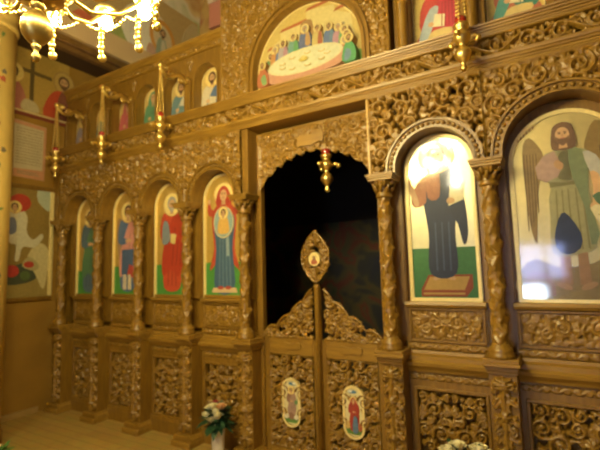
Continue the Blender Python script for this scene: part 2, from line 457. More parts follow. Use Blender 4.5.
def saint(P, x, z0, H, robe, mantle, hair=HAIR, beard=True, hood=None, arm=0, fold=.6):
    """standing painted figure, feet at z0, height H"""
    q = lambda a, b: (x+a*H, z0+b*H)
    dk = lambda c: tuple(k*fold for k in c)
    for sx in (-1, 1): P.ell(x+sx*.05*H, z0+.015*H, .045*H, .018*H, SKIN, sx*.3)
    P.poly([q(-.12, .03), q(.12, .03), q(.115, .4), q(.15, .78), q(.05, .83), q(-.05, .83), q(-.15, .78), q(-.11, .4)], robe, 4)
    for a in (-.06, 0, .06): P.poly([q(a-.008, .05), q(a+.008, .05), q(a*.6+.005, .55), q(a*.6-.005, .55)], dk(robe))
    P.poly([q(.15, .80), q(.05, .84), q(-.13, .45), q(-.14, .16), q(-.02, .22), q(.10, .14), q(.17, .28), q(.17, .6)], mantle, 4)
    for a in (.0, .06, .12): P.poly([q(a-.006, .26), q(a+.008, .26), q(a+.05, .66), q(a+.038, .66)], dk(mantle))
    P.poly([q(-.15, .79), q(-.08, .78), q(-.08, .62), q(-.02+arm, .60), q(-.03+arm, .54), q(-.15, .54), q(-.18, .62)], robe, 3)
    P.poly([q(.15, .79), q(.19, .62), q(.14, .53), q(.02, .55), q(.03, .60), q(.09, .62)], mantle, 3)
    P.ell(x-.01*H+arm*H, z0+.575*H, .03*H, .022*H, SKIN, .4); P.ell(x+.04*H, z0+.575*H, .03*H, .02*H, SKIN, -.4)
    head(P, x, z0+.91*H, .062*H, hair, beard, hood=hood)

def icon_frame(hw, h, parent, w=.027, mat=None, bottom=None):
    mb = MB(); mb.archband(0, h-hw, hw-w, hw, -.030, .0, 0.0); mb.archband(0, h-hw, hw-w*.55, hw-w*.25, -.036, -.028, 0.0)
    MB().box(-hw+.002, hw-.002, -.032, 0, .001, w).build('bottom_rail', bottom or GILT, parent)
    return mb.build('frame', mat or GILT, parent)
def big_icon(name, label, cx, zb, hw, h, fn, glass=False, y=-.002, bg=GOLD, ground=GREEN, gz=.30):
    t = thing(name, label, 'icon', (cx, y, zb))
    MB().plate(arch_pts(hw-.003, h-.003, .003), -.012, 0).build('panel', WOOD, t)
    icon_frame(hw, h, t, bottom=None if glass else WOODX)
    P = Pic(); P.y = 0
    P.poly(arch_pts(hw-.02, h-.02, .02), leafgold(bg))
    if ground: P.poly([(-hw+.02, .02), (hw-.02, .02), (hw-.02, gz), (-hw+.02, gz)], ground)
    fn(P); o = P.build('picture', t); o.location.y = -.0125
    if glass:
        MB().plate(arch_pts(hw-.018, h-.018, .018), -.0275, -.026).build('glass', GLASS, t)
    return t

# ---- lower tier: left four icons and right two
IZ = 1.44
def p_first(P): saint(P, 0, .06, 1.05, (.10, .16, .20), (.10, .22, .10))
def p_angel(P):
    for sx in (-1, 1): P.poly([(sx*.07, .86), (sx*.19, .95), (sx*.21, .70), (sx*.15, .40), (sx*.10, .62)], (.40, .24, .10), 4)
    saint(P, 0, .07, 1.04, (.10, .16, .28), (.62, .28, .22), beard=False)
    P.poly([(-.10, .26), (.09, .24), (.10, .40), (.11, .56), (-.10, .56)], (.07, .12, .22)); P.poly([(.0, .26), (.11, .22), (.10, .36), (.04, .38)], (.42, .06, .04))
    for sx in (-1, 1): P.poly([(sx*.02, .08), (sx*.07, .08), (sx*.07, .26), (sx*.02, .26)], (.62, .52, .36))
def p_red(P):
    saint(P, 0, .07, 1.06, (.50, .07, .03), (.42, .045, .02), hair=(.34, .32, .28)); P.poly([(-.15, .60), (-.03, .62), (-.06, .82), (-.13, .84)], (.20, .24, .26), 3)
    P.poly([(-.02, .60), (.05, .58), (.07, .68), (.0, .70)], (.70, .55, .18))
def p_mother(P):
    P.poly([(-.2, .28), (-.14, .5), (-.16, .86), (0, 1.0), (.16, .86), (.14, .5), (.2, .28), (.08, .36), (-.08, .36)], (.45, .07, .03), 4)
    P.poly([(-.125, .08), (.125, .08), (.11, .5), (.13, .84), (-.13, .84), (-.11, .5)], (.05, .11, .19), 4)
    for a in (-.07, -.02, .03, .08): P.poly([(a-.006, .1), (a+.008, .1), (a*.8+.006, .62), (a*.8-.006, .62)], (.12, .20, .26))
    P.poly([(.03, .42), (.07, .42), (.06, .64), (.03, .64)], (.28, .36, .38))
    P.poly([(-.17, .05), (.17, .05), (.15, .10), (-.15, .10)], (.60, .42, .22)); P.ell(-.05, .1, .04, .018, (.35, .05, .03)); P.ell(.05, .1, .04, .018, (.35, .05, .03))
    for sx in (-1, 1): P.poly([(sx*.12, .84), (sx*.21, .86), (sx*.215, .98), (sx*.19, 1.0), (sx*.17, .92), (sx*.10, .90)], (.45, .07, .03), 3); P.ell(sx*.2, 1.0, .018, .03, SKIN)
    head(P, 0, 1.06, .062, HAIR, False, hood=(.42, .055, .03))
    P.ell(0, .77, .135, .165, (.66, .56, .30)); P.ell(0, .77, .125, .155, (.28, .38, .36))
    P.poly([(-.07, .66), (.07, .66), (.065, .78), (.03, .83), (-.03, .83), (-.065, .78)], (.66, .40, .10), 3); head(P, 0, .865, .032, HAIR, False)
def cx(i): return (COLX[i]+COLX[i+1])/2
HWL, HL = .275, 1.285
big_icon('icon', 'dim narrow arched icon in the first arch beside the left wall', cx(0), IZ, HWL, HL, p_first, gz=.32)
big_icon('icon', 'arched icon of a winged figure in pink and blue, second arch from the left wall', cx(1), IZ, HWL, HL, p_angel, gz=.36)
big_icon('icon', 'arched icon of a bearded figure in a long red robe on green ground', cx(2), IZ, HWL, HL, p_red, gz=.36)
big_icon('icon', 'arched icon of a woman in blue with a round medallion on her chest', cx(3), IZ, HWL, HL, p_mother, gz=.36)
def p_teacher(P):
    P.poly([(-.18, .035), (.15, .035), (.20, .10), (.20, .20), (-.12, .20), (-.18, .09)], (.30, .06, .02)); P.poly([(-.16, .085), (.14, .085), (.18, .185), (-.11, .185)], (.50, .30, .07)); P.poly([(-.165, .05), (.14, .05), (.14, .065), (-.165, .065)], (.52, .32, .08))
    P.ell(-.045, .185, .045, .02, SKIN, .5); P.ell(.04, .185, .045, .02, SKIN, -.5)
    P.poly([(-.10, .21), (.09, .21), (.10, .55), (.15, .85), (.10, 1.02), (-.07, 1.02), (-.13, .84), (-.10, .52)], (.018, .03, .075), 5)
    P.poly([(-.08, .98), (-.16, .93), (-.22, .80), (-.19, .73), (-.11, .76), (-.10, .84)], (.40, .15, .07), 4)
    P.poly([(-.19, .74), (-.16, .76), (-.20, .90), (-.235, .93), (-.245, .90)], SKIN, 3); P.ell(-.235, .94, .02, .03, SKIN)
    P.poly([(.09, .88), (.17, .80), (.19, .52), (.155, .42), (.12, .58), (.08, .66)], (.015, .025, .065), 4)
    for a in (-.05, .0, .05): P.poly([(a-.005, .23), (a+.007, .23), (a+.01, .6), (a, .6)], (.05, .08, .16))
    P.poly([(.06, .72), (.17, .76), (.19, .90), (.08, .87)], (.74, .66, .40)); P.ell(.08, .76, .03, .025, SKIN)
    P.poly([(-.08, 1.02), (.0, 1.04), (-.0, .80), (-.09, .80)], (.40, .15, .07), 3)
    head(P, -.01, 1.12, .066, (.20, .10, .05))
def p_winged(P):
    P.poly([(-.32, .02), (.32, .02), (.32, .40), (.22, .34), (.10, .26), (-.10, .24), (-.22, .30), (-.32, .22)], (.40, .29, .13), 2)
    P.poly([(.14, .1), (.31, .06), (.31, .2), (.2, .23)], (.44, .20, .09), 2); P.poly([(-.30, .06), (-.12, .05), (-.16, .20), (-.28, .20)], (.42, .24, .17), 2)
    for x, z, a in ((.22, .27, .05), (.27, .33, .05), (.20, .34, .035), (.25, .24, .04)): P.ell(x, z, a, a*.8, (.06, .15, .04), .5)
    P.poly([(-.12, .98), (-.155, 1.09), (-.205, 1.15), (-.245, 1.10), (-.255, .95), (-.25, .72), (-.235, .50), (-.205, .40), (-.19, .62), (-.165, .80)], (.36, .23, .08), 2)
    P.poly([(.11, .98), (.135, 1.12), (.18, 1.20), (.235, 1.17), (.275, 1.05), (.30, .85), (.305, .62), (.28, .44), (.235, .62), (.20, .80)], (.38, .24, .07), 2)
    for sx, o in ((-1, 0), (1, .035)):
        for k in range(5): P.poly([(sx*(.178+.017*k)+o, .62-.03*k), (sx*(.184+.017*k)+o, .61-.03*k), (sx*(.172+.019*k)+o*.8, 1.03), (sx*(.165+.019*k)+o*.8, 1.03)], (.22, .13, .045))
    for sx in (-1, 1): P.poly([(sx*.02, .12), (sx*.085, .12), (sx*.075, .36), (sx*.02, .36)], (.52, .30, .15)); P.ell(sx*.07, .115, .05, .02, SKIN, sx*.4)
    P.poly([(-.12, .34), (-.03, .31), (.05, .33), (.13, .36), (.125, .55), (.10, .80), (-.09, .80), (-.115, .58)], (.52, .46, .22), 2)
    for a in (-.08, -.04, .0, .05, .09): P.poly([(a-.006, .36), (a+.006, .35), (a*.85+.004, .76), (a*.85-.004, .76)], (.36, .31, .13))
    P.poly([(-.10, .38), (-.04, .32), (.04, .36), (.05, .46), (-.01, .58), (-.05, .60), (-.09, .50)], (.04, .06, .13), 2)
    P.poly([(-.10, .78), (.10, .79), (.105, .83), (-.105, .82)], (.30, .26, .11))
    P.poly([(-.11, .82), (.10, .83), (.14, .98), (.07, 1.03), (-.07, 1.03), (-.14, .98)], (.44, .40, .22), 2)
    P.poly([(-.13, 1.0), (-.06, 1.03), (-.02, .92), (-.05, .85), (-.12, .82), (-.17, .85), (-.18, .93)], (.54, .36, .28))
    P.ell(-.04, .93, .025, .035, SKIN, .5)
    P.poly([(.02, 1.03), (.09, 1.02), (.13, .95), (.11, .70), (.15, .45), (.10, .38), (.085, .62), (.03, .84)], (.30, .34, .17), 2)
    P.poly([(.10, 1.0), (.17, .97), (.205, .86), (.20, .74), (.16, .76), (.13, .86)], (.42, .40, .36), 2)
    P.poly([(.13, .86), (.175, .84), (.185, .74), (.16, .63), (.13, .64), (.14, .75)], SKIN, 2); P.ell(.14, .63, .028, .03, SKIN)
    P.poly([(.13, .70), (.20, .72), (.24, .66), (.18, .62)], (.07, .14, .08), 2)
    P.poly([(.11, .62), (.19, .63), (.25, .54), (.32, .45), (.32, .36), (.25, .40), (.18, .48)], (.64, .57, .34), 2)
    for k in range(5): P.poly([(.15+.03*k, .575-.04*k), (.21+.027*k, .59-.045*k), (.212+.027*k, .583-.045*k), (.152+.03*k, .568-.04*k)], (.28, .20, .09))
    P.poly([(-.065, 1.17), (-.045, 1.205), (0, 1.22), (.045, 1.205), (.06, 1.17), (.072, 1.07), (.045, 1.03), (-.05, 1.03), (-.076, 1.07)], (.13, .065, .03), 2)
    head(P, -.005, 1.135, .056, (.15, .075, .035), True, None)
    for k in range(6): P.poly([(-.28+.02*k, 1.13+.016*k), (-.272+.02*k, 1.13+.016*k), (-.268+.02*k, 1.145+.016*k), (-.276+.02*k, 1.145+.016*k)], (.42, .22, .08))
XFG, XGH = 1.795, 2.632
big_icon('icon', 'glazed arched icon of a navy-robed figure on a red footstool, right of the gate', XFG, IZ-.005, .262, 1.295, p_teacher, True, bg=(.80, .72, .45), ground=(.05, .20, .06), gz=.405)
big_icon('icon', 'large glazed arched icon of a brown-winged figure holding a scroll, far right', XGH, IZ-.008, .345, 1.31, p_winged, True, bg=(.78, .62, .26), ground=None)

# ------------------------------------------------------------------ carved columns of the lower tier
def capital_mb():
    c = MB(); c.lathe([(.055, 2.245), (.066, 2.258), (.060, 2.275), (.056, 2.29), (.062, 2.33), (.080, 2.365), (.090, 2.375)], n=20)
    for ring, (n, z, r, l) in enumerate(((8, 2.29, .058, .065), (8, 2.325, .066, .055))):
        for k in range(n):
            a = 2*PI*(k+.5*ring)/n; ca, sa = math.cos(a), math.sin(a)
            pts = [(r*ca, r*sa, z), ((r+.010)*ca, (r+.010)*sa, z+l*.5), ((r+.024)*ca, (r+.024)*sa, z+l*.85), ((r+.032)*ca, (r+.032)*sa, z+l*.72)]
            c.tube(pts, [.012, .017, .014, .007], 6)
    return c
column = thing('carved_column', 'x', 'column', (0, 0, 0), 'columns of the lower tier of the screen')
cY = -.165   # axis
sh = MB(); nth, nzz = 36, 180; vs = []; fs = []
for j in range(nzz+1):
    z = 1.17+(2.255-1.17)*j/nzz
    for i in range(nth):
        a = 2*PI*i/nth
        vine = max(0, math.cos(2*a-24*z))**3; leaf = max(0, math.sin(3*a+38*z))*max(0, math.cos(2*a+61*z)); berry = max(0, math.sin(5*a-70*z))**2*max(0, math.cos(3*a+55*z))
        r = .042+.010*vine+.014*leaf+.011*berry; vs.append((r*math.cos(a), cY+r*math.sin(a), z))
for j in range(nzz):
    for i in range(nth): fs.append((j*nth+i, j*nth+(i+1) % nth, (j+1)*nth+(i+1) % nth, (j+1)*nth+i))
sh.add(vs, fs, 0, True); sh.build('shaft', CARVE, column)
MB().lathe([(.085, 1.08), (.085, 1.105), (.075, 1.115), (.080, 1.13), (.074, 1.145), (.060, 1.155), (.058, 1.17), (.045, 1.18)], (0, cY, 0), 24).build('base', CARVE, column)
cp = capital_mb(); cp.v = [(x, y+cY, z) for x, y, z in cp.v]; cpo = cp.build('capital', CARVE, column)
ab = MB(); ab.box(-.098, .098, cY-.098, -.058, 2.375, 2.395, bev=.004).box(-.105, .105, cY-.105, -.058, 2.395, 2.412, bev=.004).box(-.112, .112, cY-.112, -.058, 2.412, 2.43, bev=.003)
ab.build('abacus', WOODX, cpo)
pd = MB(); pd.box(-.085, .085, -.185, 0, .10, .98); pd.build('pedestal', WOOD, column)
lg = MB(); lg.box(-.095, .095, -.205, 0, .975, 1.0, bev=.005).box(-.103, .103, -.225, 0, 1.0, 1.03, bev=.006).box(-.115, .115, -.252, 0, 1.03, 1.055, bev=.004).box(-.11, .11, -.245, 0, 1.055, 1.082, bev=.004)
lg.build('ledge', WOODX, column)
bs = MB(); bs.plate([(-.125, 0), (.125, 0), (.125, .07), (.10, .11), (-.10, .11), (-.125, .07)], -.235, 0); bs.box(-.13, .13, -.262, 0, 0, .055, bev=.005)
bs.build('plinth', WOODX, column)
c = Carve(.17, .86, .007); W2 = c.W/2
for k, z in enumerate((.80, .70, .58, .47, .36, .26, .15)):
    L = .12-.004*k
    for sx in (-1, 1): c.leaf(W2+sx*.006, z+.03, -PI/2+sx*.75, L, .032, .045-.003*k); c.leaf(W2+sx*.004, z, -PI/2+sx*.2, L*.8, .02, .05-.003*k)
for z, r in ((.80, .050), (.60, .042), (.34, .034), (.10, .026)): c.rosette(W2, z, r, .05)
c.line((W2, .02), (W2, .84), .012, .04)
for sx in (-1, 1): c.scroll(W2+sx*.045, .80, .036, sx, PI/2, .045, 1.3, .009, False); c.scroll(W2+sx*.04, .50, .03, -sx, PI/2, .035, 1.3, .008, False); c.scroll(W2+sx*.04, .07, .03, sx, -PI/2, .03, 1.3, .008, False)
MB().field(c, -W2, .11, -.183, base=.006).build('pendant_carving', CARVE, column)
CL = ['carved wooden column against the left wall, first of the row', 'carved wooden column between the dim icon and the pink-clad winged icon',
      'carved wooden column left of the red-robed icon', 'carved wooden column between the red-robed icon and the medallion woman icon',
      'carved wooden column between the medallion woman icon and the gate', 'carved wooden column between the gate and the navy-robed icon',
      'carved wooden column between the navy-robed icon and the winged scroll icon']
for i, x in enumerate(COLX):
    o = column if i == 0 else copy_tree(column)
    o.location = (x, 0, 0); o['label'] = CL[i]

# ------------------------------------------------------------------ bays between the columns
def make_bay(name, label, x0, x1, acx, r, sc, xi, lowtop, loc):
    """x0..x1 local, arch centre acx; parts built in local coordinates"""
    t = thing(name, label, 'carved panel', loc, 'arched bays of the lower tier')
    zs = 2.45
    b = MB(); b.box(x0, x1, .05, .08, 0, 1.12).box(x0, x1, 0, .08, 1.12, 2.80).box(x0, x1, .03, .08, 2.80, 3.07); b.build('backing_board', WOOD, t)
    a = MB(); a.archband(acx, zs, r+.002, r+.03, YF+.015, -.001, 2.432); a.build('arch_lining', WOOD, t)
    W, H = x1-x0, 3.07-2.432; R1 = r+.072
    keep = lambda X, Z: (math.hypot(X+x0-acx, Z+2.432-zs) > R1+.012) if Z+2.432 > zs else abs(X+x0-acx) > R1
    c = scrollfield(W, H, sc, keep, .034, .007, .100, 26, .50, w=.012); c.rim(.012, .026)
    mk = lambda X, Z: (np.hypot(X-acx, np.maximum(Z-zs, 0)) > R1-.004)
    MB().field(c, x0, 2.432, YF+.022, .022, mk).build('spandrel_carving', CARVE, t)
    ar = MB(); ar.archband(acx, zs, r, r+.014, YF-.012, YF+.02, 2.432); ar.archband(acx, zs, r+.058, r+.074, YF-.016, YF+.02, 2.432)
    ar.archband(acx, zs, r+.014, r+.058, YF+.006, YF+.02, 2.432)
    n = 26
    for k in range(n):
        q = PI*(k+.5)/n; ar.ball((acx+(r+.036)*math.cos(q), YF-.001, zs+(r+.036)*math.sin(q)), .0165, 8)
    ar.build('archivolt', CARVE, t)
    j = MB()
    for (xa, xb, xx) in ((x0, acx-r, acx-r-.028), (acx+r, x1, acx+r+.008)):
        MB().box(xa, xb, -.045, 0, 1.43, 2.45).box(xx, xx+.02, -.055, -.044, 1.43, 2.45).build('jamb', WOOD, t)
    full0, full1 = x0, x1; x0, x1 = xi
    # sill under the picture, carved tablet, mouldings, lower panel
    pw0, pw1 = max(acx-r+.02, x0+.03), min(acx+r-.02, x1-.03)
    m = MB(); m.mould(x0, x1, [(0, 1.39), (-.05, 1.39), (-.065, 1.41), (-.06, 1.43), (-.03, 1.437), (0, 1.437)]); m.build('sill', WOODX, t); m = MB()
    m.mould(x0, x1, [(0, .91), (-.06, .91), (-.07, .93), (-.095, .96), (-.10, .985), (-.08, 1.0), (-.08, 1.03), (-.05, 1.045), (-.045, 1.065), (0, 1.07)])
    m.build('moulding', WOODX, t)
    c = rinceau(x1-x0-.02, .045, sc+40, .010, .006, .06); MB().box(x0, x1, -.03, 0, 1.07, 1.12).field(c, x0+.01, 1.072, -.030, .004).build('carved_strip', CARVE, t)
    iz = 1.39
    tb = MB(); tb.box(x0, x1, -.018, 0, 1.12, iz)
    for f in ((pw0-.02, pw1+.02, 1.125, 1.145), (pw0-.02, pw1+.02, 1.365, 1.385)): tb.box(f[0], f[1], -.036, -.018, f[2], f[3], bev=.005)
    for f in ((pw0-.02, pw0), (pw1, pw1+.02)): tb.box(f[0], f[1], -.036, -.018, 1.145, 1.365, bev=.005)
    tb.build('tablet_frame', WOOD, t)
    c = Carve(pw1-pw0-.01, .20, .007); hh = .10; cw = c.W/2
    for k in range(1, 4): c.scroll(cw-cw*(.28+.26*(k-1))-.01, hh+(.02 if k % 2 else -.02), .062-.008*k, (-1)**k, PI*.5*k, .018, 1.5, .009)
    c.mirror(); c.rosette(cw, hh, .05, .022); c.fill(random.Random(sc+5), .015, .72)
    MB().field(c, pw0+.005, 1.155, -.018, .006).build('tablet_carving', CARVE, t)
    lp = MB(); z0, z1 = .16, lowtop
    lp.box(x0, x1, -.06, .05, 0, z0-.03, bev=.004); lp.mould(x0, x1, [(0, z0-.03), (-.06, z0-.03), (-.05, z0), (0, z0)])
    lp.box(x0, pw0-.005, -.035, .05, z0, .91); lp.box(pw1+.005, x1, -.035, .05, z0, .91); lp.box(pw0-.005, pw1+.005, -.035, .05, z1, .91)
    for f in ((pw0-.005, pw1+.005, z1-.018, z1+.006), (pw0-.005, pw1+.005, z0, z0+.022)): lp.box(f[0], f[1], -.048, -.0, f[2], f[3], bev=.005)
    for f in ((pw0-.005, pw0+.018), (pw1-.018, pw1+.005)): lp.box(f[0], f[1], -.048, 0, z0+.02, z1-.018, bev=.005)
    lp.build('lower_frame', WOOD, t)
    c = rinceau(x1-x0-.02, .05, sc+60, .010, .006, .06); MB().field(c, x0+.01, .845, -.035, .004).build('carved_strip', CARVE, t)
    W, H = pw1-pw0-.04, z1-z0-.045
    keep = lambda X, Z: not (abs(X-W/2) < W*.17 and .12 < Z < H*.62)
    c = scrollfield(W, H, sc+9, keep, .030, .007, .085, 26, .48, w=.011)
    for k in range(5): c.leaf(W/2, .10+.08*k, PI/2+.5, .09, .03, .022); c.leaf(W/2, .10+.08*k, PI/2-.5, .09, .03, .022)
    c.rosette(W/2, H*.62, .045, .03)
    MB().field(c, pw0+.02, z0+.022, -.002, .018).build('lower_carving', CARVE, t)
    return t
bay = make_bay('arched_bay', 'carved wooden arched bay framing the dim icon beside the left wall', -.38, .38, 0, .283, 11, (-.294, .294), .79, (cx(0), 0, 0))
for i, l in ((1, 'carved wooden arched bay framing the winged icon in pink and blue'), (2, 'carved wooden arched bay framing the red-robed icon'), (3, 'carved wooden arched bay framing the medallion woman icon')):
    o = copy_tree(bay); o.location = (cx(i), 0, 0); o['label'] = l; bay3 = o
fb = make_bay('arched_bay', 'carved wooden arched bay framing the navy-robed icon right of the gate', -.48, .373, 0, .285, 23, (-.306, .282), .79, (XFG, 0, 0))
make_bay('arched_bay', 'carved wooden arched bay framing the large winged scroll icon, far right', -.469, .47, 0, .365, 37, (-.383, .47), .79, (XGH, 0, 0))
MB().box(-.50, -.478, YF-.008, -.0, 2.432, 3.068, bev=.003).build('edge_strip', mat_wood('oak_lit_edge', (.42, .24, .05), (.55, .34, .09)), fb)  # lamplight on this edge is put into its paler oak
MB().box(.38, .455, YF+.0, -.0, 2.432, 3.068, bev=.003).build('end_board', WOOD, bay3)
# filler between the left-most column and the wall, and E column to the gate jamb
t = thing('filler_panel', 'narrow plain wooden strip between the first column and the left wall', 'panel', (XL, 0, 0))
f_ = MB(); f_.box(.005, -3.42-XL+.0, YF+.005, .03, 0, 3.07) if False else f_.box(.004, .12, -.06, .03, 0, 2.43).box(.004, -3.04-.38-XL if False else .12, YF+.005, 0, 2.43, 3.07); f_.build('board', WOOD, t)

# ------------------------------------------------------------------ entablature (runs the whole width)
ent = thing('entablature', 'long carved wooden beam with scroll frieze running across the whole screen', 'carved beam', (0, 0, Z_COR0))
X0, X1 = XL+.002, 3.12
m = MB(); m.mould(X0, X1, [(.05, 0), (-.205, 0), (-.212, .010), (-.212, .020), (-.220, .022), (-.220, .036), (-.232, .040), (-.238, .052), (-.248, .056), (-.252, .070), (-.252, .082), (.05, .082)]); m.build('lower_moulding', WOODX, ent)
m = MB(); m.box(X0, X1, -.06, .05, .082, .232); m.build('core', WOOD, ent)
c = rinceau(.97, .15, 77, .036, .007, .19)
fr = MB()
for k in range(7):
    fr.field(c, X0+k*.97 if True else 0, .082, -.165, .024, (lambda X, Z: X < X1), flip=False)
fr.build('frieze', CARVE, ent)
m = MB(); m.mould(X0, X1, [(.05, .232), (-.21, .232), (-.22, .240), (-.222, .25), (-.232, .252), (-.234, .262), (-.248, .264), (-.25, .276), (-.264, .278), (-.267, .290), (-.282, .292), (-.286, .305), (.05, .305)]); m.build('upper_moulding', WOODX, ent)

# ------------------------------------------------------------------ royal gate
GX0, GX1 = .115, 1.295; GC = (GX0+GX1)/2; YG = -.03
gf = thing('gate_doorcase', 'plain light wooden door frame around the double gate', 'door frame', (GC, YG, 0))
for sx in (-1, 1): MB().box(min(sx*.591, sx*.645), max(sx*.591, sx*.645), -.012, .05, 0, 3.0, bev=.004).build('post', WOOD, gf)
MB().box(-.645, .645, -.012, .05, 3.0, 3.045, bev=.004).build('lintel', WOODX, gf)
for sx in (-1, 1): MB().box(min(sx*.645, sx*.76), max(sx*.645, sx*.76), .04, .075, 0, 3.07).build('side_panel', WOOD, gf)
MB().box(-.76, .76, .045, .075, 2.95, 3.07).build('top_board', WOOD, gf)
# canopy carving with a scalloped arch
cn = thing('gate_canopy', 'openwork carved canopy with scalloped arch edge hanging over the gate', 'carved canopy', (GC, YG, 2.42))
W, H = 1.18, .60
def cz(x):
    t = min(max(x/W, 0), 1); base = .345*math.sin(PI*t)**.62 if 0 < t < 1 else 0
    return base-.03*abs(math.sin(t*PI*11))+.025
keep = lambda X, Z: Z > cz(X)+.005
c = scrollfield(W, H, 5, keep, .034, .007, .085, 46, .50, w=.012)
for k in range(160):
    x = W*k/159; c.dot(x, cz(x)+.012, .014, .026)
c.rim(.014, .03)
mk = lambda X, Z: Z-0 > np.array([cz(q) for q in X[0]+W/2])[None, :]-.004
MB().field(c, -W/2, 0, .0, .014, mk).build('openwork', CARVE, cn)
pl = MB(); pl.v = []; pl.plate([(-.13, .395), (-.10, .41), (.0, .40), (.09, .425), (.13, .415), (.135, .50), (.10, .525), (.0, .50), (-.10, .515), (-.135, .50)], -.06, -.02); pl.build('plaque', WOODX, cn)
# two leaves
LW = .58
def crest(x):   # x from outer edge (0) to centre (LW)
    t = x/LW; return .03+.44*(t**1.35)+.045*abs(math.sin(t*PI*4.0))*(1-t*.5)
def leaf_door(side, label):
    t = thing('gate_leaf', label, 'gate', (GX0 if side < 0 else GX1, YG, 0), 'leaves of the carved gate')
    X = (lambda a, b: (a, b)) if side < 0 else (lambda a, b: (-b, -a))
    def bx(mb, a, b, y0, y1, z0, z1, bev=.004): a, b = X(a, b); mb.box(a, b, y0, y1, z0, z1, bev=bev)
    s = MB(); bx(s, .004, .06, 0, .045, .02, 1.085); s.build('stile', WOOD, t); s = MB(); bx(s, LW-.055, LW+.006, 0, .045, .02, 1.085); s.build('stile', WOOD, t)
    s = MB(); bx(s, .06, LW-.055, 0, .045, .935, 1.085); s.build('rail', WOODX, t); s = MB(); bx(s, .06, LW-.055, 0, .045, .02, .13); s.build('rail', WOODX, t)
    s = MB(); a, b = X(.19, .40); s.plate([(a, 1.0), (a+.03, .985), ((a+b)/2, .99), (b-.03, .985), (b, 1.0), (b, 1.04), (b-.03, 1.05), ((a+b)/2, 1.04), (a+.03, 1.05), (a, 1.04)], -.014, 0); s.build('plaque', WOODX, t)
    W, H = LW-.115, .805; ic, iz0, iz1, ihw = W/2-.005, .20, .585, .076
    keep = lambda u, v: not (abs(u-ic) < ihw+.02 and iz0-.02 < v < iz1+.02)
    c = scrollfield(W, H, 15, keep, .026, .007, .075, 32, .47, w=.010); c.rim(.012, .018)
    x0 = .06 if side < 0 else -.06-c.W
    MB().field(c, x0, .13, .02, .012).build('openwork_panel', CARVE, t)
    W = LW-.05; c = scrollfield(W, .52, 31, lambda u, v: v < crest(u)-.01, .024, .007, .085, 30, .31, sym=False, w=.012)
    for k in range(120):
        u = W*k/119; c.dot(u, crest(u), .012, .03)
    c.line((0, .008), (W, .008), .012, .02); c.scroll(.04, .055, .035, 1, PI, .03, 1.3, .010, False); c.scroll(.30, crest(.30)-.045, .042, -1, 0, .032, 1.4, .011, False); c.scroll(W-.05, crest(W-.05)-.07, .05, 1, PI, .03, 1.4, .011, False)
    mk = lambda A, B: B-1.085 < np.array([crest(q) for q in np.clip((A[0] if side < 0 else (-A[0])), 0, LW)])[None, :]+.02
    mb = MB()
    if side < 0: mb.field(c, .0, 1.085, .02, .012, mk)
    else:
        c.h = c.h[:, ::-1]; mb.field(c, -c.W, 1.085, .02, .012, mk)
    mb.build('crest', CARVE, t)
    # small oval icon
    xc = (.06+ic) if side < 0 else -(.06+ic); z0 = .13+iz0
    fr = MB(); fr.archband(xc, z0+iz1-iz0-ihw, ihw, ihw+.02, -.012, .02, z0+ihw); fr.lathe([(ihw, 0), (ihw+.02, 0)], n=3) if False else None
    fr.add([(xc+q*math.cos(-PI*k/16), y, z0+ihw+q*math.sin(-PI*k/16)) for k in range(17) for q, y in ((ihw, -.012), (ihw+.02, -.012))], [(2*k, 2*k+2, 2*k+3, 2*k+1) for k in range(16)])
    fo = fr.build('icon_frame', GILT, t)
    P = Pic(); n = 16; zt = z0+iz1-iz0-ihw
    P.poly([(xc+ihw*math.cos(PI*k/n), zt+ihw*math.sin(PI*k/n)) for k in range(n+1)]+[(xc-ihw*math.cos(PI*k/n), z0+ihw-ihw*math.sin(PI*k/n)) for k in range(n+1)], (.70, .62, .34))
    P.poly([(xc-.06, z0+.02), (xc+.06, z0+.02), (xc+.075, z0+.06), (xc-.075, z0+.06)], (.12, .26, .05), 3)
    P.ell(xc-.01*side, zt+.045, .04, .014, (.10, .20, .30)); P.ell(xc-.03*side, zt+.05, .02, .01, (.78, .78, .72))
    if side < 0: 
        saint(P, xc, z0+.05, .27, (.30, .16, .10), (.38, .24, .18), beard=False); P.ell(xc+.05, z0+.2, .014, .02, (.14, .28, .10))
        for q in (-.05, .05): P.ell(xc+q, z0+.07, .022, .018, (.75, .70, .55))
    else:
        saint(P, xc, z0+.04, .27, (.36, .05, .03), (.38, .05, .03), beard=False, hood=(.36, .05, .03)); P.poly([(xc-.01, z0+.04), (xc+.035, z0+.04), (xc+.03, z0+.15), (xc, z0+.16)], (.10, .18, .30), 2)
        P.ell(xc-.055, z0+.09, .02, .03, (.62, .42, .14)); P.ell(xc+.055, z0+.08, .016, .03, (.45, .12, .05))
    o = P.build('picture', t); o.location.y = -.001
    return t
leaf_door(-1, 'left leaf of the carved double gate with a small green-based oval picture')
rl = leaf_door(1, 'right leaf of the carved double gate with a small red-robed oval picture')
ast = MB(); xa = GC-GX1
ast.box(xa-.028, xa+.028, -.02, .02, .02, 1.55, bev=.008); ast.lathe([(.026, .03), (.026, 1.54), (.03, 1.55), (.02, 1.57), (.001, 1.575)], (xa, -.018, 0), 14)
ao = ast.build('centre_post', CARVE, rl)
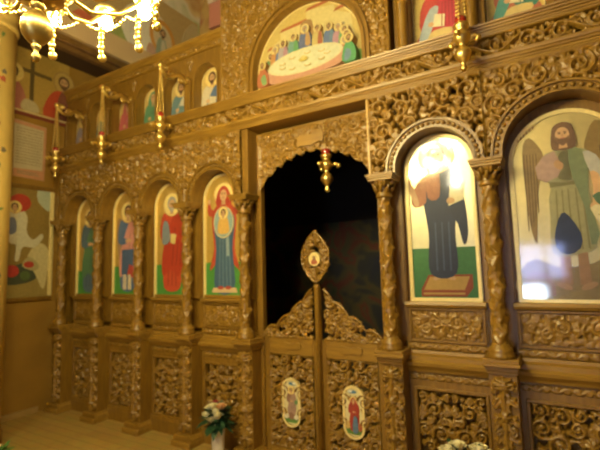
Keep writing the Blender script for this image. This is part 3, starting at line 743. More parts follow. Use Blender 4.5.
# finial
W, H = .28, .46; c = Carve(W, H, .006)
def fw(z): t = z/H; return .004+.135*math.sin(PI*min(1, t*1.02))**.8*(1-.25*max(0, t-.5))
for sx in (1, -1):
    pass
for k in range(7):
    z = .05+.055*k; u = fw(z)
    c.scroll(W/2-u*.62, z, min(.034, u*.5), 1 if k % 2 else -1, PI*.5*k, .02, 1.4, .008, False); c.leaf(W/2-u*.7, z, PI*.75, .045, .016, .02)
c.mirror(); c.fill(random.Random(4), .016, .36, lambda u, v: abs(u-W/2) < fw(v)-.008, L=.035)
for k in range(70):
    z = H*k/69
    for sx in (-1, 1): c.dot(W/2+sx*(fw(z)-.004+.008*abs(math.sin(k*.42))), z, .011, .024)
c.line((W/2, 0), (W/2, .12), .014, .024); c.line((W/2, .34), (W/2, .45), .012, .024)
mk = lambda A, B: np.abs(A) < np.array([fw(q)+.016 for q in B[:, 0]-1.585])[:, None]
mb = MB().field(c, xa*0-W/2, 1.585, -.005, .012, mk); mb.v = [(x+xa, y, z) for x, y, z in mb.v]
fo = mb.build('finial', CARVE, rl)
md = MB(); md.plate([(xa+.055*math.cos(q), 1.79+.062*math.sin(q)) for q in [2*PI*k/24 for k in range(24)]], -.05, -.01); md.build('medallion', GILT, fo)
P = Pic(); P.ell(xa, 1.79, .044, .05, (.80, .62, .25)); P.poly([(xa-.028, 1.75), (xa+.028, 1.75), (xa+.02, 1.785), (xa-.02, 1.785)], (.45, .12, .06), 3); head(P, xa, 1.80, .014, HAIR, True, None)
o = P.build('medallion_picture', fo); o.location.y = -.0505

# ------------------------------------------------------------------ upper tier
def upper_saint(P, h, robe, mantle, hood=None, beard=True, hair=HAIR, book=False):
    P.poly([(-.13, .02), (.13, .02), (.125, .2), (.08, .30), (-.08, .30), (-.125, .2)], robe, 4)
    P.poly([(.12, .02), (.135, .2), (.07, .305), (-.02, .22), (-.09, .05), (-.03, .02)], mantle, 4)
    P.poly([(-.05, .12), (.03, .10), (.05, .18), (-.03, .20)], (.66, .58, .40) if book else robe)
    P.ell(-.05, .16, .022, .018, SKIN); head(P, 0, .365, .042, hair, beard, hood=hood)
def niche_tier(name, label, xs, pitch, hw, x0, x1, zb, apex, ztop, y=-.03, pil=None):
    t = thing(name, label, 'arcade', (0, 0, zb)); zs = apex-hw
    a = MB()
    for k, x in enumerate(xs):
        lo = x0 if k == 0 else (xs[k-1]+x)/2; hi = x1 if k == len(xs)-1 else (xs[k+1]+x)/2
        a.archboard(lo, hi, 0, ztop-zb, x, hw, zs-zb, y, .085)
        a.archband(x, zs-zb, hw, hw+.022, y-.012, y+.004, 0)
    a.box(x0, x1, .085, .11, 0, ztop-zb); a.build('arcade_board', WOOD, t)
    for lo in ([x0+.02]+[(xs[k]+xs[k+1])/2 for k in range(len(xs)-1)]+[x1-.02]):
        pw = min(.034, pitch/2-hw-.03)
        p = MB(); p.box(lo-pw, lo+pw, y-.035, y, .0, zs-zb-.02, bev=.006); p.box(lo-pw*1.2, lo+pw*1.2, y-.042, y, zs-zb-.02, zs-zb+.02, bev=.005); p.build('pilaster', WOOD, t)
    return t
NI = [-.61, -1.095, -1.58, -2.065, -2.55, -3.02]
ul = niche_tier('upper_arcade', 'row of small wooden niches over the left half of the beam', sorted(NI), .485, .165, XL+.002, -.30, 3.375, 3.99, 4.14)
m = MB(); m.mould(XL+.002, -.30, [(.11, 0), (-.05, 0), (-.055, .015), (-.04, .02), (-.04, .085), (-.055, .09), (-.065, .105), (-.085, .12), (-.095, .14), (-.095, .155), (.11, .155)])
m.v = [(x, y, z+4.14-3.375) for x, y, z in m.v]; m.build('cornice', WOODX, ul)
c = rinceau(.98, .062, 99, .014, .0062, .08); fr = MB()
for k in range(3): fr.field(c, XL+.01+k*.98, 4.155-3.375, -.04, .004)
fr.build('frieze', CARVE, ul)
cc = Carve(.12, .16, .007)   # spandrel sprigs between the little arches
for sx in (-1, 1): cc.scroll(.06+sx*.03, .11, .026, sx, PI/2, .014, 1.3, .007, False); cc.leaf(.06, .05, PI/2+sx*.6, .07, .02, .014)
cc.leaf(.06, .0, PI/2, .08, .02, .016)
for k in range(5): sp = MB().field(cc, (sorted(NI)[k]+sorted(NI)[k+1])/2-.06, 3.965-3.375, -.03, .003); sp.build('sprig', CARVE, ul)
SET = [((.60, .52, .36), (.10, .16, .30), None), ((.14, .24, .26), (.55, .52, .42), None), ((.10, .26, .14), (.08, .20, .12), (.10, .26, .14)), ((.52, .12, .12), (.50, .16, .18), (.5, .12, .12)), ((.12, .24, .20), (.14, .20, .14), None), ((.30, .26, .30), (.4, .2, .2), None)]
UL = ['small arched icon in white and blue, upper niche nearest the supper picture', 'small arched icon in teal and white, second upper niche left of the supper picture', 'small arched icon in green hood, third upper niche left of the supper picture',
      'small arched icon in pink-red hood, fourth upper niche left of the supper picture', 'small arched icon in dull green, fifth upper niche left of the supper picture', 'small dim arched icon in the upper niche touching the left wall']
def small_icon(label, x, zb, y, hw, h, args, bg=GOLD, s=1.0, dx=0.0):
    t = thing('small_icon', label, 'icon', (x, y, zb), 'small icons of the upper tier')
    MB().plate(arch_pts(hw, h), -.008, 0).build('panel', GILT, t)
    P = Pic(); P.poly(arch_pts(hw-.008, h-.008, .008), bg); k0 = len(P.mb.v)
    args(P) if callable(args) else upper_saint(P, h, *args[:2], hood=args[2], beard=args[2] is None)
    P.mb.v = P.mb.v[:k0]+[(a*s+dx, b, c*s+.01) for a, b, c in P.mb.v[k0:]]
    o = P.build('picture', t); o.location.y = -.0085
    return t
for i, x in enumerate(NI): small_icon(UL[i], x, 3.40, .084, .16, .585, SET[i], (.60, .43, .13), 1.25)
# centre: big arched surround with the supper picture
SC, SZ, SR = .68, 3.63, .575
ct = thing('supper_surround', 'tall carved wooden surround with a round arch above the gate', 'carved frame', (SC, 0, 3.375))
Y0 = -.10
xa0, xa1 = -.30-SC, 1.50-SC; zt = 4.95-3.375; zs = SZ-3.375
b = MB(); b.archboard(xa0, xa1, 0, zt, 0, SR+.0, zs, Y0, .09); b.box(xa0, xa1, .09, .11, 0, zt); b.build('board', WOOD, ct)
R1 = SR+.07
keep = lambda X, Z: (math.hypot(X+xa0, Z-zs) > R1+.01) if Z > zs else abs(X+xa0) > R1
W, H = xa1-xa0, zt; c = scrollfield(W, H, 41, keep, .024, .007, .085, 60, .74, sym=False); c.rim(.016, .024)
MB().field(c, xa0, 0, Y0, .010, lambda A, B: np.hypot(A, np.maximum(B-zs, 0)) > R1-.004).build('carving', CARVE, ct)
a = MB(); a.archband(0, zs, SR, SR+.03, Y0-.03, Y0, 0, 48); a.archband(0, zs, SR+.05, SR+.072, Y0-.035, Y0, 0, 48); a.archband(0, zs, SR+.03, SR+.05, Y0-.012, Y0, 0, 48); a.build('archivolt', WOOD, ct)
m = MB(); m.mould(xa0-.06, xa1+.06, [(.11, 0), (Y0-.02, 0), (Y0-.05, .04), (Y0-.12, .09), (Y0-.14, .14), (.11, .14)]); m.v = [(x, y, z+zt) for x, y, z in m.v]; m.build('cornice', WOODX, ct)

def p_supper(P):
    hw = SR-.02
    P.poly([(-hw, .06), (hw, .06), (hw, .16), (.3, .2), (-.3, .2), (-hw, .16)], (.18, .40, .08))
    P.poly([(-.50, .25), (-.44, .44), (-.30, .50), (-.30, .58), (.0, .60), (.0, .70), (.30, .66), (.30, .60), (.46, .52), (.50, .25)], (.78, .66, .30))
    for a, b, w in ((-.46, .44, .18), (-.30, .59, .32), (.0, .71, .32), (.30, .61, .16)): P.poly([(a-.01, b-.02), (a+w, b-.02+.02), (a+w-.02, b+.03), (a+.02, b+.01)], (.48, .14, .05))
    for a in (-.38, -.22, .12, .34): P.poly([(a, .30), (a+.06, .30), (a+.06, .46), (a, .46)], (.42, .38, .24))
    P.poly([(-.07, .30), (.07, .30), (.07, .54), (.04, .6), (-.04, .6), (-.07, .54)], (.40, .24, .10), 2)
    cols = [(.42, .14, .08), (.16, .26, .40), (.20, .36, .16), (.58, .28, .10), (.44, .40, .46), (.20, .40, .36), (.50, .10, .07), (.62, .50, .20), (.14, .20, .42), (.48, .26, .36), (.14, .38, .16), (.56, .34, .14)]
    n = 13
    for k in range(n):
        q = PI*(1.10-1.20*k/(n-1)); x = .44*math.cos(q); z = .20+.17*math.sin(q)+(.03 if k == 6 else 0); c_ = cols[k % 12]; s = 1.15 if k == 6 else 1.0
        P.poly([(x-.055*s, z-.08), (x+.055*s, z-.08), (x+.05*s, z+.04), (x+.02, z+.07), (x-.02, z+.07), (x-.05*s, z+.04)], c_ if k != 6 else (.12, .16, .36), 3)
        P.poly([(x, z-.06), (x+.05*s, z-.06), (x+.045, z+.05), (x+.015, z+.06)], cols[(k+5) % 12], 2)
        head(P, x, z+.10, .021*s, HAIR if k % 3 else (.35, .33, .30), k % 2 == 0, halo=(.82, .66, .28))
    P.poly([(-.40, .05), (-.40, .17), (.40, .17), (.40, .07), (.25, .03), (-.2, .02)], (.60, .30, .20), 3)
    P.ell(0, .18, .41, .115, (.74, .68, .42)); P.ell(0, .18, .38, .10, (.70, .70, .48))
    for k in range(9):
        q = 2*PI*k/9; P.ell(.25*math.cos(q), .18+.06*math.sin(q), .035, .014, (.62, .44, .14)); P.ell(.25*math.cos(q), .184+.06*math.sin(q), .026, .009, (.80, .74, .55))
    P.ell(0, .185, .05, .022, (.60, .46, .10)); P.ell(0, .20, .028, .018, (.74, .60, .20))
    for sx, c_ in ((-1, (.50, .16, .07)), (1, (.10, .36, .14))):
        P.poly([(sx*.40, .05), (sx*.52, .03), (sx*.53, .13), (sx*.48, .22), (sx*.43, .19)], c_, 3); P.poly([(sx*.42, .05), (sx*.47, .05), (sx*.49, .12), (sx*.44, .15)], cols[2 if sx < 0 else 1], 2); head(P, sx*.47, .245, .022, HAIR, True)
t = thing('supper_picture', 'half-round painting of many figures seated around an oval table', 'icon', (SC, .085, 3.375))
hh = SZ-3.375+SR
MB().plate([(-SR, 0)]+[(SR, 0)]+[(SR*math.cos(PI*k/32), zs+SR*math.sin(PI*k/32)) for k in range(33)], -.008, 0).build('panel', GILT, t)
P = Pic(.72); r_ = SR-.012
P.poly([(-r_, .01), (r_, .01)]+[(r_*math.cos(PI*k/32), zs+r_*math.sin(PI*k/32)) for k in range(33)], (.70, .53, .17)); k0 = len(P.mb.v)
p_supper(P); P.mb.v = P.mb.v[:k0]+[(a*.98, b, c*1.0+.07) for a, b, c in P.mb.v[k0:]]
o = P.build('picture', t); o.location.y = -.009
# the picture sits forward in its arch
t.location.y = -.03
# right upper tier
RI = [1.84, 2.41, 2.98]
ur = thing('upper_arcade', 'row of wooden niches with ribbed columns over the right half of the beam', 'arcade', (0, 0, 3.375))
a = MB()
for k, x in enumerate(RI): a.archboard(1.52 if k == 0 else (RI[k-1]+x)/2, 3.12 if k == 2 else (RI[k+1]+x)/2, 0, 1.2, x, .20, .72, -.05, .085)
a.box(1.52, 3.12, .085, .11, 0, 1.2); a.build('arcade_board', WOOD, ur)
for x in (1.60, 2.125, 2.695):
    p = MB(); prof = []
    n = 16; z = .06
    p.lathe([(.05, 0), (.05, .03), (.042, .04), (.046, .06)], (x, -.085, 0), 20)
    for k in range(30): zz = .06+.013*k; p.lathe([(.036, zz), (.041, zz+.004), (.041, zz+.009), (.036, zz+.013)], (x, -.085, 0), 16)
    p.lathe([(.036, .45), (.044, .46), (.040, .475), (.055, .52), (.075, .56)], (x, -.085, 0), 20); p.box(x-.08, x+.08, -.165, -.045, .56, .60, bev=.004)
    p.build('column', CARVE, ur)
m = MB(); m.mould(1.52, 3.12, [(.11, 1.2), (-.08, 1.2), (-.16, 1.3), (.11, 1.3)]); m.build('cornice', WOODX, ur)
def seated(robe, mantle, cloth):
    def fn(P):
        P.poly([(-.17, .02), (.17, .02), (.16, .12), (.10, .20), (-.12, .18)], robe, 2)
        P.poly([(-.10, .16), (.11, .16), (.12, .36), (.05, .46), (-.05, .46), (-.11, .36)], robe, 2)
        P.poly([(.0, .20), (.12, .16), (.165, .26), (.15, .38), (.07, .46), (.02, .42)], mantle, 2)
        P.poly([(-.15, .03), (-.06, .02), (.08, .12), (.10, .18), (-.02, .19), (-.10, .13)], (.62, .46, .18), 2)
        P.poly([(-.14, .10), (-.08, .12), (-.01, .26), (.02, .36), (-.04, .36), (-.10, .24)], cloth, 2)
        P.poly([(-.03, .22), (.05, .20), (.06, .29), (-.01, .31)], (.70, .62, .40)); P.ell(-.04, .24, .02, .018, SKIN)
        for k in range(4): P.poly([(.03+.025*k, .2), (.036+.025*k, .2), (.05+.022*k, .38), (.044+.022*k, .38)], tuple(.6*q for q in mantle))
        head(P, .01, .56, .055, (.22, .12, .06), True)
    return fn
RS = [seated((.46, .06, .05), (.48, .05, .07), (.36, .42, .46)), seated((.40, .12, .07), (.05, .20, .17), (.10, .30, .26))]
RLB = ['small arched icon in crimson robe with open book, upper tier right of the supper picture', 'small arched icon in teal robe, upper tier at the top right edge', 'small arched icon in brown, upper tier beyond the teal one']
for i, x in enumerate(RI[:2]): small_icon(RLB[i], x, 3.40, .082, .195, .88, RS[i], (.62, .46, .13), 1.15, .0)

# ------------------------------------------------------------------ hanging lamps
def lamp_body(parent, s=1.0):
    """turned brass lamp, top of the red glass at z=0 local"""
    b = MB(); b.lathe([(r*s, z*s) for r, z in [(.001, -.31), (.014, -.305), (.022, -.29), (.012, -.272), (.018, -.255), (.034, -.24), (.048, -.215), (.050, -.195), (.036, -.17), (.020, -.155), (.022, -.14), (.040, -.125), (.052, -.10), (.050, -.08), (.036, -.062), (.030, -.05), (.042, -.04), (.048, -.02), (.044, -.012)]], n=18)
    b.build('brass_body', BRASS, parent)
    MB().lathe([(r*s, z*s) for r, z in [(.030, -.02), (.034, -.005), (.036, .012), (.034, .03), (.029, .03), (.027, -.01)]], n=16).build('red_glass', RED, parent)
    for k in range(3):
        q = 2*PI*k/3+.4; cq, sq = math.cos(q), math.sin(q); h = MB()
        h.tube([(.046*s*cq, .046*s*sq, -.10*s), (.075*s*cq, .075*s*sq, -.085*s), (.092*s*cq, .092*s*sq, -.10*s), (.084*s*cq, .084*s*sq, -.122*s)], .011*s, 6); h.ball((.096*s*cq, .096*s*sq, -.10*s), .018*s, 8)
        h.build('handle', BRASS, parent)
def chains(parent, z1, s=1.0, beads=True, top=(0, 0), r0=.034):
    for k in range(3):
        q = 2*PI*k/3+.4; c = MB(); n = max(4, int(z1/.026))
        a = Vector((r0*s*math.cos(q), r0*s*math.sin(q), -.03*s)); b = Vector((top[0]+.006*math.cos(q), top[1]+.006*math.sin(q), z1))
        for i in range(n+1): c.ball(a.lerp(b, min(1, i/n)), (.0115 if beads else .005), 6)
        c.build('chain', BRASS, parent)
def bracket_lamp(x, label, label2, zl=3.33, yl=-.42, zb=3.85):
    b = thing('lamp_bracket', label2, 'lamp bracket', (x, -.04, zb), 'brass lamp brackets')
    L = -yl-.04; a = MB()
    pts = []
    for k in range(25):
        t = k/24; pts.append((0, -.02-(L-.02)*t, -.04+.05*math.sin(t*PI*2.0)+.05*t))
    a.tube(pts, [.026-.008*k/24 for k in range(25)], 8)
    for (yy, zz, rr, sg) in ((-.10, -.03, .045, 1), (-.22, -.02, .05, -1), (-L+.05, .02, .04, 1)):
        a.tube([(0, yy+sg*rr*(1-k/22)*math.cos(k*.42), zz+rr*(1-k/22)*math.sin(k*.42)) for k in range(20)], .015, 6)
    a.ball((0, -L, .035), .034, 10); a.ball((0, -L, .0), .018, 8)
    a.build('arm', BRASS, b)
    pz = MB(); pz.lathe([(.001, -.035), (.045, -.03), (.05, 0.01), (.035, .02), (.001, .022)], n=14); pz.v = [(p[0], -p[2]-.005 if False else p[2]*.5-.012, p[1]) for p in pz.v]; pz.build('wall_plate', BRASS, b)
    t = thing('hanging_lamp', label, 'oil lamp', (x, yl, zl), 'hanging oil lamps'); lamp_body(t, 1.12); chains(t, zb-zl, 1.12)
bracket_lamp(-.88, 'brass hanging lamp with red glass, left of the supper picture, nearest of three on brackets', 'curled brass bracket between the first two upper niches left of the supper picture')
bracket_lamp(-1.86, 'brass hanging lamp in front of the left beam, middle of three on brackets', 'curled brass bracket on the middle of the left upper arcade', 3.31)
bracket_lamp(-2.80, 'brass hanging lamp near the left wall, farthest of three on brackets', 'curled brass bracket on the upper arcade near the left wall', 3.29)
bracket_lamp(2.09, 'brass hanging lamp with red glass in front of the right-hand beam', 'curled brass bracket above the crimson upper icon', 3.36, -.40, 4.15)
t = thing('hanging_lamp', 'brass hanging lamp dangling in the dark opening above the gate', 'oil lamp', (.865, -.09, 2.715), 'hanging oil lamps'); lamp_body(t, 1.12); chains(t, .29, 1.12, False)

# ------------------------------------------------------------------ left wall: framed icon, text sheet, painted band
def to_left(mb, x=XL):   # local (x,y,z): x -> -y direction along wall so pictures face +x
    mb.v = [(-b, a, c) for a, b, c in mb.v]; return mb
wy, wz, ww, wh = -.50, 1.42, .29, 1.44
t = thing('wall_icon', 'large framed icon of a red-cloaked rider on a white horse, on the left wall', 'icon', (XL+.002, wy, wz))
to_left(MB().box(-ww, ww, -.02, 0, 0, wh)).build('panel', WOOD, t)
for q in ((-ww-.02, ww+.02, -.02, .03), (-ww-.02, ww+.02, wh-.03, wh+.02), (-ww-.02, -ww+.03, .03, wh-.03)): to_left(MB().box(q[0], q[1], -.045, 0, q[2], q[3], bev=.008)).build('frame_rail', WOOD, t)
tag(to_left(MB().box(ww-.03, ww+.02, -.045, 0, .03, wh-.03, bev=.008)).build('frame_rail', GILT, t), 'right-hand frame rail with its reflected shine painted in')  # reflected shine on this rail imitated by the pale gilt colour
P = Pic(); a, b = ww-.03, wh
P.poly([(-a, .03), (a, .03), (a, b-.03), (-a, b-.03)], (.30, .20, .05))
P.poly([(a, b-.03), (a-.16, b-.03), (a-.15, b-.18), (a-.06, b-.27), (a, b-.28)], (.46, .52, .44), 2)
P.poly([(-a, .03), (a, .03), (a, .26), (-a, .30)], (.34, .25, .08))
P.poly([(-a, .22), (-.05, .2), (.12, .27), (.1, .40), (-.02, .46), (-.2, .42), (-a, .5)], (.07, .08, .05), 3)
P.poly([(.0, .5), (.1, .32), (.2, .12), (.25, .3), (.26, .62), (.16, .72), (.06, .66)], (.62, .54, .30), 3)
P.poly([(-.06, .42), (.10, .36), (.14, .44), (.02, .54)], (.44, .38, .20), 3)
P.poly([(-.24, 1.14), (-.12, 1.18), (-.02, 1.05), (-.02, .86), (.06, .76), (.16, .84), (.18, .78), (.08, .66), (-.06, .66), (-.10, .5), (-.15, .5), (-.14, .68), (-.22, .72), (-.25, .95)], (.64, .60, .46), 4)
P.ell(-.11, 1.22, .13, .115, (.48, .05, .03), .2); P.poly([(-.24, 1.0), (-.16, 1.02), (-.14, .86), (-.22, .82)], (.18, .20, .30), 3); head(P, -.17, 1.16, .04, HAIR, False)
P.ell(-.18, .36, .085, .075, (.50, .05, .04)); P.ell(.02, .44, .06, .04, (.50, .06, .04)); P.ell(-.02, .3, .06, .06, (.10, .15, .05))
to_left(P.mb); o = P.build('picture', t); o.location.x = .021
t = thing('text_sheet', 'pale sheet of handwritten text with pink borders on the left wall', 'poster', (XL+.002, -.51, 2.98))
s = MB(); s.plate([(-.19, .0), (.19, -.01), (.20, .72), (-.20, .74)], -.006, 0)
s.plate([(-.19, .0), (.19, -.01), (.19, .12), (-.19, .10)], -.007, -.0055, 1); s.plate([(-.20, .69), (.20, .67), (.20, .715), (-.20, .735)], -.007, -.0055, 1); s.plate([(.165, .1), (.195, .1), (.2, .68), (.17, .68)], -.007, -.0055, 1)
Rt = random.Random(12)
for k in range(13):
    z = .63-.038*k; x = -.17
    while x < .13:
        w = Rt.uniform(.015, .045)
        s.box(x, min(x+w, .15), -.0075, -.0058, z, z+.011, 2); x += w+.008
s.box(-.15, .12, -.0082, -.0058, .04, .052, 2).box(-.15, .10, -.0082, -.0058, .065, .077, 2)
to_left(s).build('sheet', [mat_plain('parchment', (.56, .47, .31), .7, noise=.15, nscale=6), paint((.58, .28, .16)), paint((.34, .26, .16))], t)
struct('trim_2', MB().box(XL, XL+.03, -8, -.02, 3.79, 3.83).box(XL, XL+.02, -8, -.02, 3.83, 3.86, 1), [mat_plain('maroon_band', (.20, .035, .02), .6), paint((.62, .50, .25))])
t = thing('wall_fresco', 'painted saint with halo and red garment above the maroon band on the left wall', 'wall painting', (XL+.002, -.4, 3.88))
P = Pic(); P.poly([(-.9, 0), (.38, 0), (.38, .88), (-.9, .88)], (.46, .30, .07))
P.ell(.31, .53, .15, .17, (.34, .20, .07)); P.ell(.31, .53, .135, .155, (.50, .34, .10))
P.poly([(.04, 0), (.36, 0), (.37, .36), (.24, .40), (.12, .30)], (.48, .07, .03), 3); P.poly([(.20, .0), (.37, .0), (.37, .40), (.30, .42), (.24, .3)], (.20, .07, .04), 2); head(P, .31, .53, .075, (.14, .07, .03), True, None)
P.poly([(-.14, 0), (-.09, 0), (-.09, .88), (-.14, .88)], (.12, .08, .03)); P.poly([(-.9, .52), (.14, .50), (.14, .55), (-.9, .57)], (.14, .09, .03))
P.poly([(-.55, 0), (-.2, 0), (-.22, .26), (-.38, .40), (-.5, .3)], (.44, .16, .12), 3); P.poly([(-.24, 0), (-.02, 0), (-.06, .12), (-.2, .14)], (.50, .42, .26), 3); head(P, -.36, .46, .07)
to_left(P.mb); P.build('painting', t)
# fresco on the vault: haloed figure in a pale mandorla
t = thing('vault_fresco', 'painted standing figure with orange halo ring on the pale vault at upper left', 'wall painting', (VX+.003, .42, 4.95))
P = Pic(); P.poly([(-1.8, -.25), (1.25, -.25), (1.25, .95), (-1.8, .95)], (.50, .36, .16))
P.poly([(-1.8, -.25), (1.25, -.25), (1.25, -.20), (-1.8, -.20)], (.56, .36, .24))
P.poly([(-.46, -.18), (-.10, -.18), (.04, .0), (-.06, .14), (-.32, .16), (-.5, .0)], (.30, .36, .12), 3); P.poly([(-1.0, -.18), (-.55, -.18), (-.6, .06), (-.85, .10)], (.52, .13, .06), 3)
P.ell(.22, .30, .46, .42, (.76, .72, .62), .3); P.ell(.50, .34, .25, .30, (.62, .30, .06), .2); P.ell(.50, .33, .18, .23, (.62, .52, .34), .2)
P.poly([(.38, -.02), (.58, -.0), (.58, .22), (.54, .34), (.44, .34), (.38, .20)], (.30, .38, .30), 3); P.poly([(.46, .0), (.56, .02), (.54, .28), (.48, .3)], (.55, .54, .44), 2); head(P, .50, .42, .055, HAIR, True, None)
P.poly([(.20, .02), (.36, .0), (.34, .14), (.24, .16)], (.58, .36, .26), 3)
P.poly([(.74, -.18), (1.25, -.18), (1.25, .9), (.95, .7), (.8, .1)], (.52, .42, .24), 2)
P.mb.v = [(a, b, c) for a, b, c in P.mb.v if True]; to_left(P.mb); P.build('painting', t)
t = thing('cornice_block', 'pink and white painted corner block above the left arcade beside the centre surround', 'block', (-1.02, .9, 5.05))
MB().box(-.3, .35, -.1, .1, -.0, .35).build('block', paint((.50, .20, .15)), t); MB().box(.0, .16, -.105, -.1, 0, .35).box(-.3, .4, -.13, .1, .35, .42).build('stripe', paint((.66, .55, .42)), t)

# ------------------------------------------------------------------ chandeliers
AGED = mat_plain('aged_brass', (.50, .36, .12), .35, 1.0)
def chandelier(label, c, n, bulb, R, a0, br=.034):
    t = thing('chandelier', label, 'chandelier', c)
    b = MB(); b.lathe([(.001, -.10), (.03, -.095), (.10, -.075), (.14, -.03), (.14, 0), (.08, .03), (.035, .06), (.02, .12), (.02, .35), (.05, .40), (.02, .46), (.016, 2.9)], n=32); b.build('bowl', AGED, t)
    b = MB(); b.lathe([(.001, -.36), (.012, -.355), (.02, -.335), (.008, -.315), (.014, -.30), (.02, -.29)]+[(.014+.046*math.sin(PI*k/12)**.7, -.285+.15*k/12) for k in range(13)]+[(.02, -.13), (.03, -.115), (.02, -.09)], n=28); b.build('ball', AGED, t)
    for i in range(10):
        q = 2*PI*i/10; d = MB()
        for k in range(6): d.ball((.113*math.cos(q), .113*math.sin(q), -.045-.02*k), .009, 6)
        if i in (1, 3, 6, 8): d.build('pendant', BRASS, t)
    for k in range(n):
        q = 2*PI*k/n+a0; cq, sq = math.cos(q), math.sin(q)
        a = MB(); a.tube([(.10*cq, .10*sq, .0), (.22*cq, .22*sq, -.03), (.36*cq, .36*sq, .03), (.46*cq*R/.5, .46*sq*R/.5, .13), (R*cq, R*sq, .19)], .011, 6)
        a.lathe([(.02, .205), (.045, .20), (.058, .18), (.05, .165), (.02, .16)], (R*cq, R*sq, 0), 14)
        for i in range(14):
            aa = q+PI/n*(i/7-1); zz = .13-.06*math.cos((i/7-1)*PI/2)
            a.ball((R*math.cos(aa), R*math.sin(aa), zz), .0085, 6)
        ao = a.build('arm', BRASS, t)
        MB().ball((R*cq, R*sq, .115), br, 12, sz=1.3).build('bulb', bulb, ao)
        d = MB()
        for i in range(6): d.ball((R*.93*cq, R*.93*sq, .06-.026*i), .014 if i % 2 else .019, 7)
        d.ball((R*.93*cq+.01, R*.93*sq, -.105), .022, 8); d.build('pendant', BRASS, ao)
    return t
ch = chandelier('brass chandelier with lit bulbs and hanging beads at the top left', (.75, -2.47, 2.94), 12, BULB, .50, math.radians(85))
ch2 = chandelier('second brass chandelier behind the camera', (.75, -5.2, 3.90), 9, BULB, .50, .2, .013)
gl = MB()
for k in range(6):
    q = 2*PI*k/6; gl.ball((.30*math.cos(q), .30*math.sin(q), .20), .04, 14)
gl.build('globe', GLOBE, ch2)
MB().tube([(.28, .05, -.60), (.1, .02, -.05)], .006, 6).ball((.28, .05, -.62), .042, 14).build('globe', GLOBE, ch2)

# ------------------------------------------------------------------ flowers
def rose_mb(R, c, r):
    m = MB(); m.ball(c, r*.55, 10)
    for ring, (n, rr, tilt) in enumerate(((4, .45, .25), (5, .75, .6), (6, 1.0, 1.0))):
        for k in range(n):
            a = 2*PI*k/n+ring*.5+R.uniform(-.2, .2); P = []
            for i in range(5):
                for j in range(4):
                    u = (i/4-.5)*1.5*r; v = j/3*r*1.1
                    rad = r*rr*.5+math.sin(tilt)*v*.75+.0; z = math.cos(tilt*.9)*v-r*.35; edge = 1-.35*(2*i/4-1)**2
                    P.append((c[0]+math.cos(a)*rad*edge-math.sin(a)*u*edge, c[1]+math.sin(a)*rad*edge+math.cos(a)*u*edge, c[2]+z*edge))
            m.add(P, [(i*4+j, i*4+j+1, (i+1)*4+j+1, (i+1)*4+j) for i in range(4) for j in range(3)], 0, True)
    return m
def leaves_mb(R, n, base, rad, up, L, down=0):
    m = MB()
    for k in range(n):
        a = R.uniform(0, 2*PI); e = R.uniform(-.35+down, 1.2); r0 = R.uniform(0, rad*.4)
        o = Vector((base[0]+r0*math.cos(a), base[1]+r0*math.sin(a), base[2]+R.uniform(0, up))); d = Vector((math.cos(a)*math.cos(e), math.sin(a)*math.cos(e), math.sin(e))); sdir = Vector((-math.sin(a), math.cos(a), 0))
        l = L*R.uniform(.7, 1.25); w = l*.2; P = []
        for i in range(6):
            t = i/5; c = o+d*l*t+Vector((0, 0, -.35*l*t*t)); ww = w*math.sin(PI*(t*.93+.05)); P += [c-sdir*ww, c+Vector((0, 0, -.1*ww)), c+sdir*ww]
        m.add(P, [(3*i+j, 3*i+j+1, 3*i+j+4, 3*i+j+3) for i in range(5) for j in range(2)], 0, True)
    return m
CREAM = mat_plain('cream_petal', (.84, .76, .48), .5, noise=.1, nscale=40); PEACH = mat_plain('peach_petal', (.72, .42, .20), .5); RPET = mat_plain('red_petal', (.42, .05, .05), .5)
LEAF = mat_plain('leaf_green', (.025, .075, .03), .45, noise=.35, nscale=25); LEAF2 = mat_plain('leaf_bright', (.10, .26, .05), .45, noise=.35, nscale=25)
PORC = mat_plain('white_porcelain', (.78, .72, .58), .25, noise=.05)
def bouquet(name, label, loc, roses, H, vr, Rr, seed, nleaf=90, leaf=LEAF, vase_lab=None, L=.13):
    R = random.Random(seed)
    v = thing('vase', vase_lab, 'vase', loc)
    MB().lathe([(vr*.85, 0), (vr*.9, .01), (vr*.86, .1), (vr*.95, H*.7), (vr, H-.01), (vr, H), (vr*.9, H), (vr*.86, H*.6), (.001, H*.55)], n=28).build('body', PORC, v)
    MB().lathe([(vr*.99, H-.022), (vr*1.05, H-.018), (vr*1.05, H-.004), (vr*.99, H)], n=28).build('rim', PORC, v)
    t = thing(name, label, 'flowers', (loc[0], loc[1], loc[2]+H))
    leaves_mb(R, nleaf, (0, 0, -.02), Rr, .10, L).build('foliage', leaf, t)
    for (x, y, z, r, m) in roses:
        rose_mb(R, (x, y, z), r).build('bloom', m, t)
        MB().tube([(x*.2, y*.2, -.04), (x*.6, y*.6, z*.5-.01), (x, y, z-.01)], .004, 5).build('stem', leaf, t)
bouquet('rose_bouquet', 'bouquet of cream roses with one peach bloom and dark leaves in the white vase', (-.175, -.36, .0),
        [(-.07, -.06, .07, .048, CREAM), (.0, -.08, .05, .05, CREAM), (.055, -.07, .08, .046, CREAM), (-.03, -.03, .135, .046, CREAM), (.05, -.01, .14, .045, PEACH), (.02, -.05, .10, .045, CREAM), (-.07, .05, .15, .025, RPET), (-.085, -.02, .11, .042, CREAM)],
        
        
        .365, .062, .12, 5, 150, LEAF, 'tall white vase on the floor left of the gate holding cream roses')
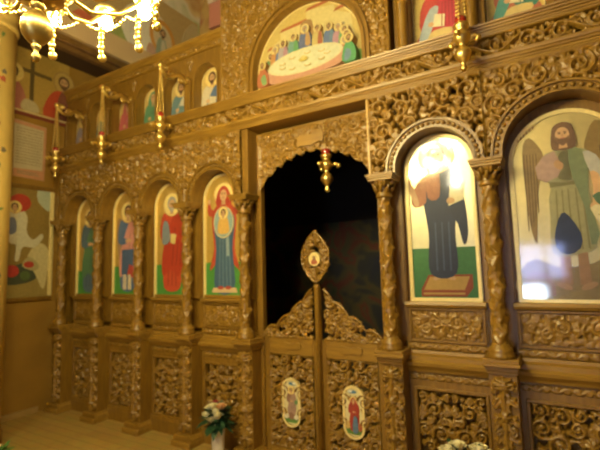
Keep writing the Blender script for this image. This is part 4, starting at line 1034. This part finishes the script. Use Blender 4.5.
bouquet('lily_bouquet', 'bouquet of white blooms and green leaves below the navy-robed icon, cut by the bottom edge', (1.93, -.40, 0),
        [(-.09, -.05, .10, .055, CREAM), (-.04, .0, .125, .05, CREAM), (.02, -.06, .09, .04, PEACH), (.09, .0, .125, .055, CREAM), (.15, -.02, .105, .05, CREAM), (-.12, .03, .07, .045, CREAM), (-.02, -.09, .06, .045, CREAM)],
        .42, .065, .14, 9, 110, LEAF, 'white vase below the navy-robed icon, hidden under the bottom edge')
bouquet('potted_greenery', 'bushy bright green foliage with pale blossoms at the bottom left corner', (-1.60, -1.50, 0),
        [(.03, -.04, .10, .04, CREAM), (-.05, .02, .12, .04, CREAM), (.08, .03, .09, .035, CREAM)], .16, .09, .13, 14, 170, LEAF2, 'low white pot in the bottom left corner under the greenery', .14)

# ------------------------------------------------------------------ light and camera
w = bpy.data.worlds.new('World'); scn.world = w; w.use_nodes = True
w.node_tree.nodes['Background'].inputs[0].default_value = (1, .8, .5, 1); w.node_tree.nodes['Background'].inputs[1].default_value = 0.0
def plight(name, loc, e, r, c=(1, .80, .42)):
    l = bpy.data.lights.new(name, 'POINT'); l.energy = e; l.shadow_soft_size = r; l.color = c
    o = bpy.data.objects.new(name, l); COL.objects.link(o); o.location = loc; return o

C = Vector((2.5031719, -3.34176906, 1.71056909)); yaw, pit, rol = [math.radians(a) for a in (30.64517321, 5.91815708, -1.62049786)]
F = Vector((-math.sin(yaw)*math.cos(pit), math.cos(yaw)*math.cos(pit), math.sin(pit))); Rv = Vector((math.cos(yaw), math.sin(yaw), 0)); U = Rv.cross(F)
R2 = Rv*math.cos(rol)+U*math.sin(rol); U2 = -Rv*math.sin(rol)+U*math.cos(rol)
cd = bpy.data.cameras.new('Camera'); cam = bpy.data.objects.new('Camera', cd); COL.objects.link(cam)
M = Matrix((R2, U2, -F)).transposed().to_4x4(); M.translation = C; cam.matrix_world = M
cd.sensor_width = 36; cd.lens = 36*421.28/600; cd.clip_start = .05
scn.camera = cam
cd.dof.use_dof = True; cd.dof.focus_distance = 1.2; cd.dof.aperture_fstop = 3.0
vs_ = scn.view_settings; vs_.view_transform = 'Standard'; vs_.look = 'None'; vs_.gamma = 1; vs_.use_curve_mapping = False; vs_.exposure = 1.0
